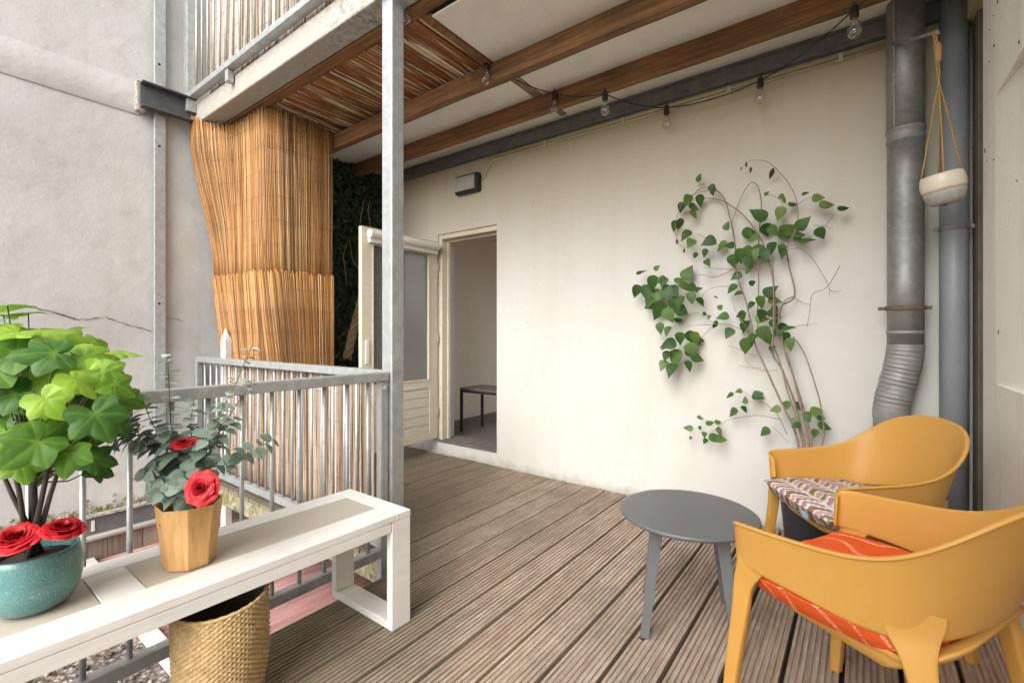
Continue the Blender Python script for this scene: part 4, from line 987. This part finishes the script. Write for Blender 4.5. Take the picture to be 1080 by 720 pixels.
# ------------------------------------------------------------------ round grey table
TC=V((-.63,2.166,0)); TZ=.50
TB=thing('coffee_table','round grey metal coffee table with splayed legs on the deck before the chairs','table',tuple(TC))
m=MB(); tr=.297
m.lathe([(.02,TZ-.022),(tr-.012,TZ-.022),(tr-.003,TZ-.017),(tr,TZ-.010),(tr-.001,TZ-.003),(tr-.006,TZ-.0005),(tr-.03,TZ),(.001,TZ)],96,TC,cap1=False); m.build('tabletop',MAT['tablegrey'],TB,smooth=True,)
for k in range(4):
    a=radians(-116+90*k); d=V((cos(a),sin(a),0)); s=V((-sin(a),cos(a),0)); tpz=TC+d*.205+V((0,0,TZ-.023)); ft=TC+d*.268+V((0,0,.006))
    m=MB()
    for sd,(w0,w1) in ((1,(.050,.034)),(-1,(.050,.034))):   # folded L-profile leg
        e=(d*.75+s*sd*.66).normalized()*1; e = -e if False else e
        inn=(-d*.75+s*sd*.66).normalized(); tk=.0035
        nn=inn.cross(V((0,0,1))).normalized()
        vs=[]
        for c_,w in ((tpz,w0),(ft,w1)):
            o0=c_+d*.01
            vs += [o0+nn*tk*.5,o0+inn*w+nn*tk*.5,o0+inn*w-nn*tk*.5,o0-nn*tk*.5]
        m.add(vs,[(0,1,5,4),(1,2,6,5),(2,3,7,6),(3,0,4,7),(0,3,2,1),(4,5,6,7)])
    lg=m.build('leg',MAT['tablegrey'],TB,bevel=.001)
    m=MB(); m.lathe([(.012,0.001),(.012,.007),(.010,.009)],12,ft+V((0,0,-.006))); m.build('foot_cap',MAT['black'],lg)

# ------------------------------------------------------------------ mustard armchairs
def make_chair():
    root=thing('armchair','x','armchair',(0,0,0))
    half=[(-.262,-.016,.668,.580),(-.282,-.030,.686,.570),(-.306,-.028,.699,.565),(-.316,.01,.705,.566),(-.318,.10,.710,.566),(-.317,.20,.719,.560),(-.311,.29,.729,.552),(-.296,.375,.760,.547),(-.266,.448,.828,.548),(-.212,.510,.895,.560),(-.130,.552,.926,.582),(-.045,.568,.937,.588)]
    cols=half+[(-x,y,a,b) for x,y,a,b in half[::-1]]
    rows=[0,.10,.28,.5,.7,.86,.95,1.0]; g=[]
    def P(x,y,zt_,zb_,v):
        back=max(0,min(1,(y-.15)/.42)); cor=max(0,1-abs(y-.47)/.14)
        lean=.105*back*(v-.55)+.018*cor*v**3; wd=x*(.965+.045*v+.035*back*v*v+.035*cor*v**3)
        return V((wd,y+lean,zb_+(zt_-zb_)*v))
    for v in rows: g.append([P(x,y,a,b,v) for x,y,a,b in cols])
    row=[]
    for (x,y,zt_,zb_),p in zip(cols,g[-1]):
        o=V((x,(y-.18)*.8,0)); o=o.normalized(); row.append(p+o*.006+V((0,0,-.001)))
    lip2=[p+V((0,0,-.006)) for p in row]
    m=MB(); m.grid(g+[row,lip2]); m.build('shell',MAT['mustard'],root,smooth=True,solid=.012,sub=2)
    def loft(secs,name):
        m=MB(); g=[]
        for (cx_,cy_,z,wn,wt,rot) in secs:
            ring=[]; n=24
            for k in range(n):
                a=2*pi*k/n; ca,sa=cos(a),sin(a); e=.45
                x=wn/2*math.copysign(abs(ca)**e,ca); y=wt/2*math.copysign(abs(sa)**e,sa)
                ring.append(V((cx_+x*cos(rot)-y*sin(rot),cy_+x*sin(rot)+y*cos(rot),z)))
            g.append(ring)
        m.grid(g,closed=True); n=24
        m.add(g[0],[tuple(range(n-1,-1,-1))]); m.add(g[-1],[tuple(range(n))])
        return m.build(name,MAT['mustard'],root,smooth=True)
    def interp(keys,n):
        out=[]
        for i in range(n+1):
            u=i/n*(len(keys)-1); k=min(len(keys)-2,int(u)); f=u-k
            p0=keys[max(0,k-1)];p1=keys[k];p2=keys[k+1];p3=keys[min(len(keys)-1,k+2)]
            out.append(tuple(.5*((2*b)+(c-a)*f+(2*a-5*b+4*c-d)*f*f+(3*b-a-3*c+d)*f**3) for a,b,c,d in zip(p0,p1,p2,p3)))
        return out
    for q_ in (-1,1):
        loft(interp([(q_*.318,-.048,.0,.034,.036,0),(q_*.311,-.030,.22,.036,.044,0),(q_*.302,-.008,.42,.030,.054,0),(q_*.299,-.002,.50,.022,.062,0),(q_*.3030,.014,.545,.0130,.078,0),(q_*.3065,.035,.590,.0070,.100,0),(q_*.3085,.050,.625,.002,.100,0)],32),'leg')
        r=q_*.50
        loft(interp([(q_*.288,.520,.0,.036,.040,r*.5),(q_*.276,.487,.22,.040,.050,r*.7),(q_*.263,.450,.42,.036,.058,r),(q_*.256,.430,.51,.028,.070,r),(q_*.2545,.418,.560,.014,.100,r),(q_*.2570,.419,.600,.007,.120,r),(q_*.2600,.424,.635,.002,.120,r)],32),'leg')
    m=MB()
    def rr(w,y0,y1,z,r=.10,n=10):
        pts=[]
        for cx_,cy_,a0 in ((w-r,y1-r,0),(-w+r,y1-r,pi/2),(-w+r,y0+r,pi),(w-r,y0+r,3*pi/2)):
            for k in range(n+1):
                a=a0+pi/2*k/n; x=cx_+r*cos(a); y=cy_+r*sin(a); t=max(0,(y-.30)/.20); x*=1+.21*min(1,max(0,(y-.16)/.2))
                pts.append(V((x,y,z+.085*t*t-.012*max(0,(.04-y)/.07))))
        return pts
    secs=[(.17,.08,.40,.448),(.21,.03,.455,.451),(.205,.0,.488,.458),(.214,-.012,.502,.470),(.216,-.014,.505,.478),(.210,-.008,.499,.484),(.17,.08,.40,.478)]
    g=[rr(w,a,b,z) for w,a,b,z in secs]; m.grid(g,closed=True); n=len(g[0]); m.add(g[0],[tuple(range(n-1,-1,-1))]); m.add(g[-1],[tuple(range(n))])
    m.build('seat',MAT['mustard'],root,smooth=True)
    return root
def cushion(name,label,mat,w,y0,y1,z0,th,bulge):
    m=MB(); nx,ny=26,26; top=[];bot=[]
    for j in range(ny+1):
        rt=[];rb=[]
        for i in range(nx+1):
            u=i/nx*2-1; v=j/ny*2-1
            # rounded square mapping
            x=u*w*(1-.045*v*v-.055*max(0,v)**1.5); y=(y0+y1)/2+v*(y1-y0)/2*(1-.045*u*u)-.09*u**4*max(0,v)**2
            e=(1-abs(u)**3.2)*(1-abs(v)**3.2); e=max(0,e)**.27
            wr=.006*mnoise.noise((u*3,v*3,z0*9+w))
            mid=z0+th*.74 + .004*mnoise.noise((u*4,v*4,8))
            rt.append(V((x,y,mid+th*.26*e*(1+2.2*bulge*(1-u*u)*(1-v*v))+wr*e))); rb.append(V((x,y,mid-th*.74*e)))
        top.append(rt);bot.append(rb)
    m.grid(top); m.grid([r[::-1] for r in bot])
    o=m.build(name,mat,smooth=True); tag(o,label,'cushion'); 
    mp=MB(); per=[top[0][i] for i in range(nx)]+[top[j][nx] for j in range(ny)]+[top[ny][i] for i in range(nx,0,-1)]+[top[j][0] for j in range(ny,0,-1)]; per.append(per[0])
    mp.tube(per,.0035,6,False); mp.build('piping',mat,o,smooth=True)
    return o
ch=make_chair()
def pose(o,mid,b):
    # local +y = toward the back; local x = sideways
    a=atan2(b[1],b[0])-pi/2; o.location=(mid[0],mid[1],o.location.z); o.rotation_euler=(0,0,a)
pose(ch,(-.170,1.892),(.905,-.425)); ch['label']='mustard plastic armchair nearest the camera with an orange cushion'; ch['group']='mustard plastic armchairs'
c2=copy_tree(ch); pose(c2,(-.2025,2.526),(.83,.557)); c2.scale=(.935,.935,.98); c2['label']='mustard plastic armchair in the corner under the flue with a patterned cushion'
cu=cushion('seat_cushion','orange embroidered seat cushion in the nearest mustard armchair',MAT['orange'],.297,-.030,.462,.470,.104,.20); pose(cu,(-.170,1.892),(.905,-.425)); cu.location.z=.001
cu2=cushion('seat_cushion','brown, white and mauve patterned seat cushion in the corner armchair',MAT['ikat'],.290,-.080,.455,.478,.100,.26); pose(cu2,(-.2025,2.526),(.83,.557)); cu2.scale=(.935,.935,.98); cu2.location.z=.001
m=MB(); m.box(.12,.165,-.086,-.082,.515,.540); tg=m.build('care_tag',MAT['bluetag'],cu2,origin=(0,0,0))

# ------------------------------------------------------------------ light, sky, camera
SUN_AZ=atan2(.20,-.98); EL=radians(40)
w=bpy.data.worlds.new('World'); S.world=w; w.use_nodes=True
nt=w.node_tree; sky=nt.nodes.new('ShaderNodeTexSky'); sky.sky_type='NISHITA'; sky.sun_disc=False
sky.sun_elevation=EL; sky.sun_rotation=SUN_AZ; sky.dust_density=3.0; sky.ozone_density=.6; sky.air_density=1.0
bw=nt.nodes.new('ShaderNodeRGBToBW'); mx=nt.nodes.new('ShaderNodeMix'); mx.data_type='RGBA'; mx.inputs[0].default_value=.88
tn=nt.nodes.new('ShaderNodeMix'); tn.data_type='RGBA'; tn.blend_type='MULTIPLY'; tn.inputs[0].default_value=1; tn.inputs[7].default_value=(1.0,.985,.96,1)
nt.links.new(sky.outputs[0],bw.inputs[0]); nt.links.new(bw.outputs[0],tn.inputs[6]); nt.links.new(sky.outputs[0],mx.inputs[6]); nt.links.new(tn.outputs[2],mx.inputs[7])
nt.links.new(mx.outputs[2],nt.nodes['Background'].inputs[0]); nt.nodes['Background'].inputs[1].default_value=.15
ld=bpy.data.lights.new('sun','SUN'); ld.energy=.65; ld.angle=radians(65); ld.color=(1.,.97,.92)
lo=bpy.data.objects.new('sun',ld); COL.objects.link(lo); lo.location=(-3,-6,8)
sd=V((sin(SUN_AZ)*cos(EL),cos(SUN_AZ)*cos(EL),sin(EL))); lo.rotation_euler=(-sd).to_track_quat('-Z','Y').to_euler()
cd=bpy.data.cameras.new('camera'); co=bpy.data.objects.new('camera',cd); COL.objects.link(co)
co.location=CAM; co.rotation_euler=(pi/2,0,YAW); cd.sensor_width=36; cd.lens=FPX/1080*36; cd.shift_y=-(360-HYP)/1080; cd.clip_start=.02; cd.clip_end=500
S.camera=co
S.render.engine='CYCLES'; S.view_settings.view_transform='Standard'; S.view_settings.look='None'; S.view_settings.gamma=1; S.view_settings.exposure=1.74
S.cycles.max_bounces=10; S.cycles.diffuse_bounces=6; S.cycles.transmission_bounces=8; S.cycles.transparent_max_bounces=12
S.cycles.caustics_reflective=False; S.cycles.caustics_refractive=False
S.render.resolution_x=1024; S.render.resolution_y=682
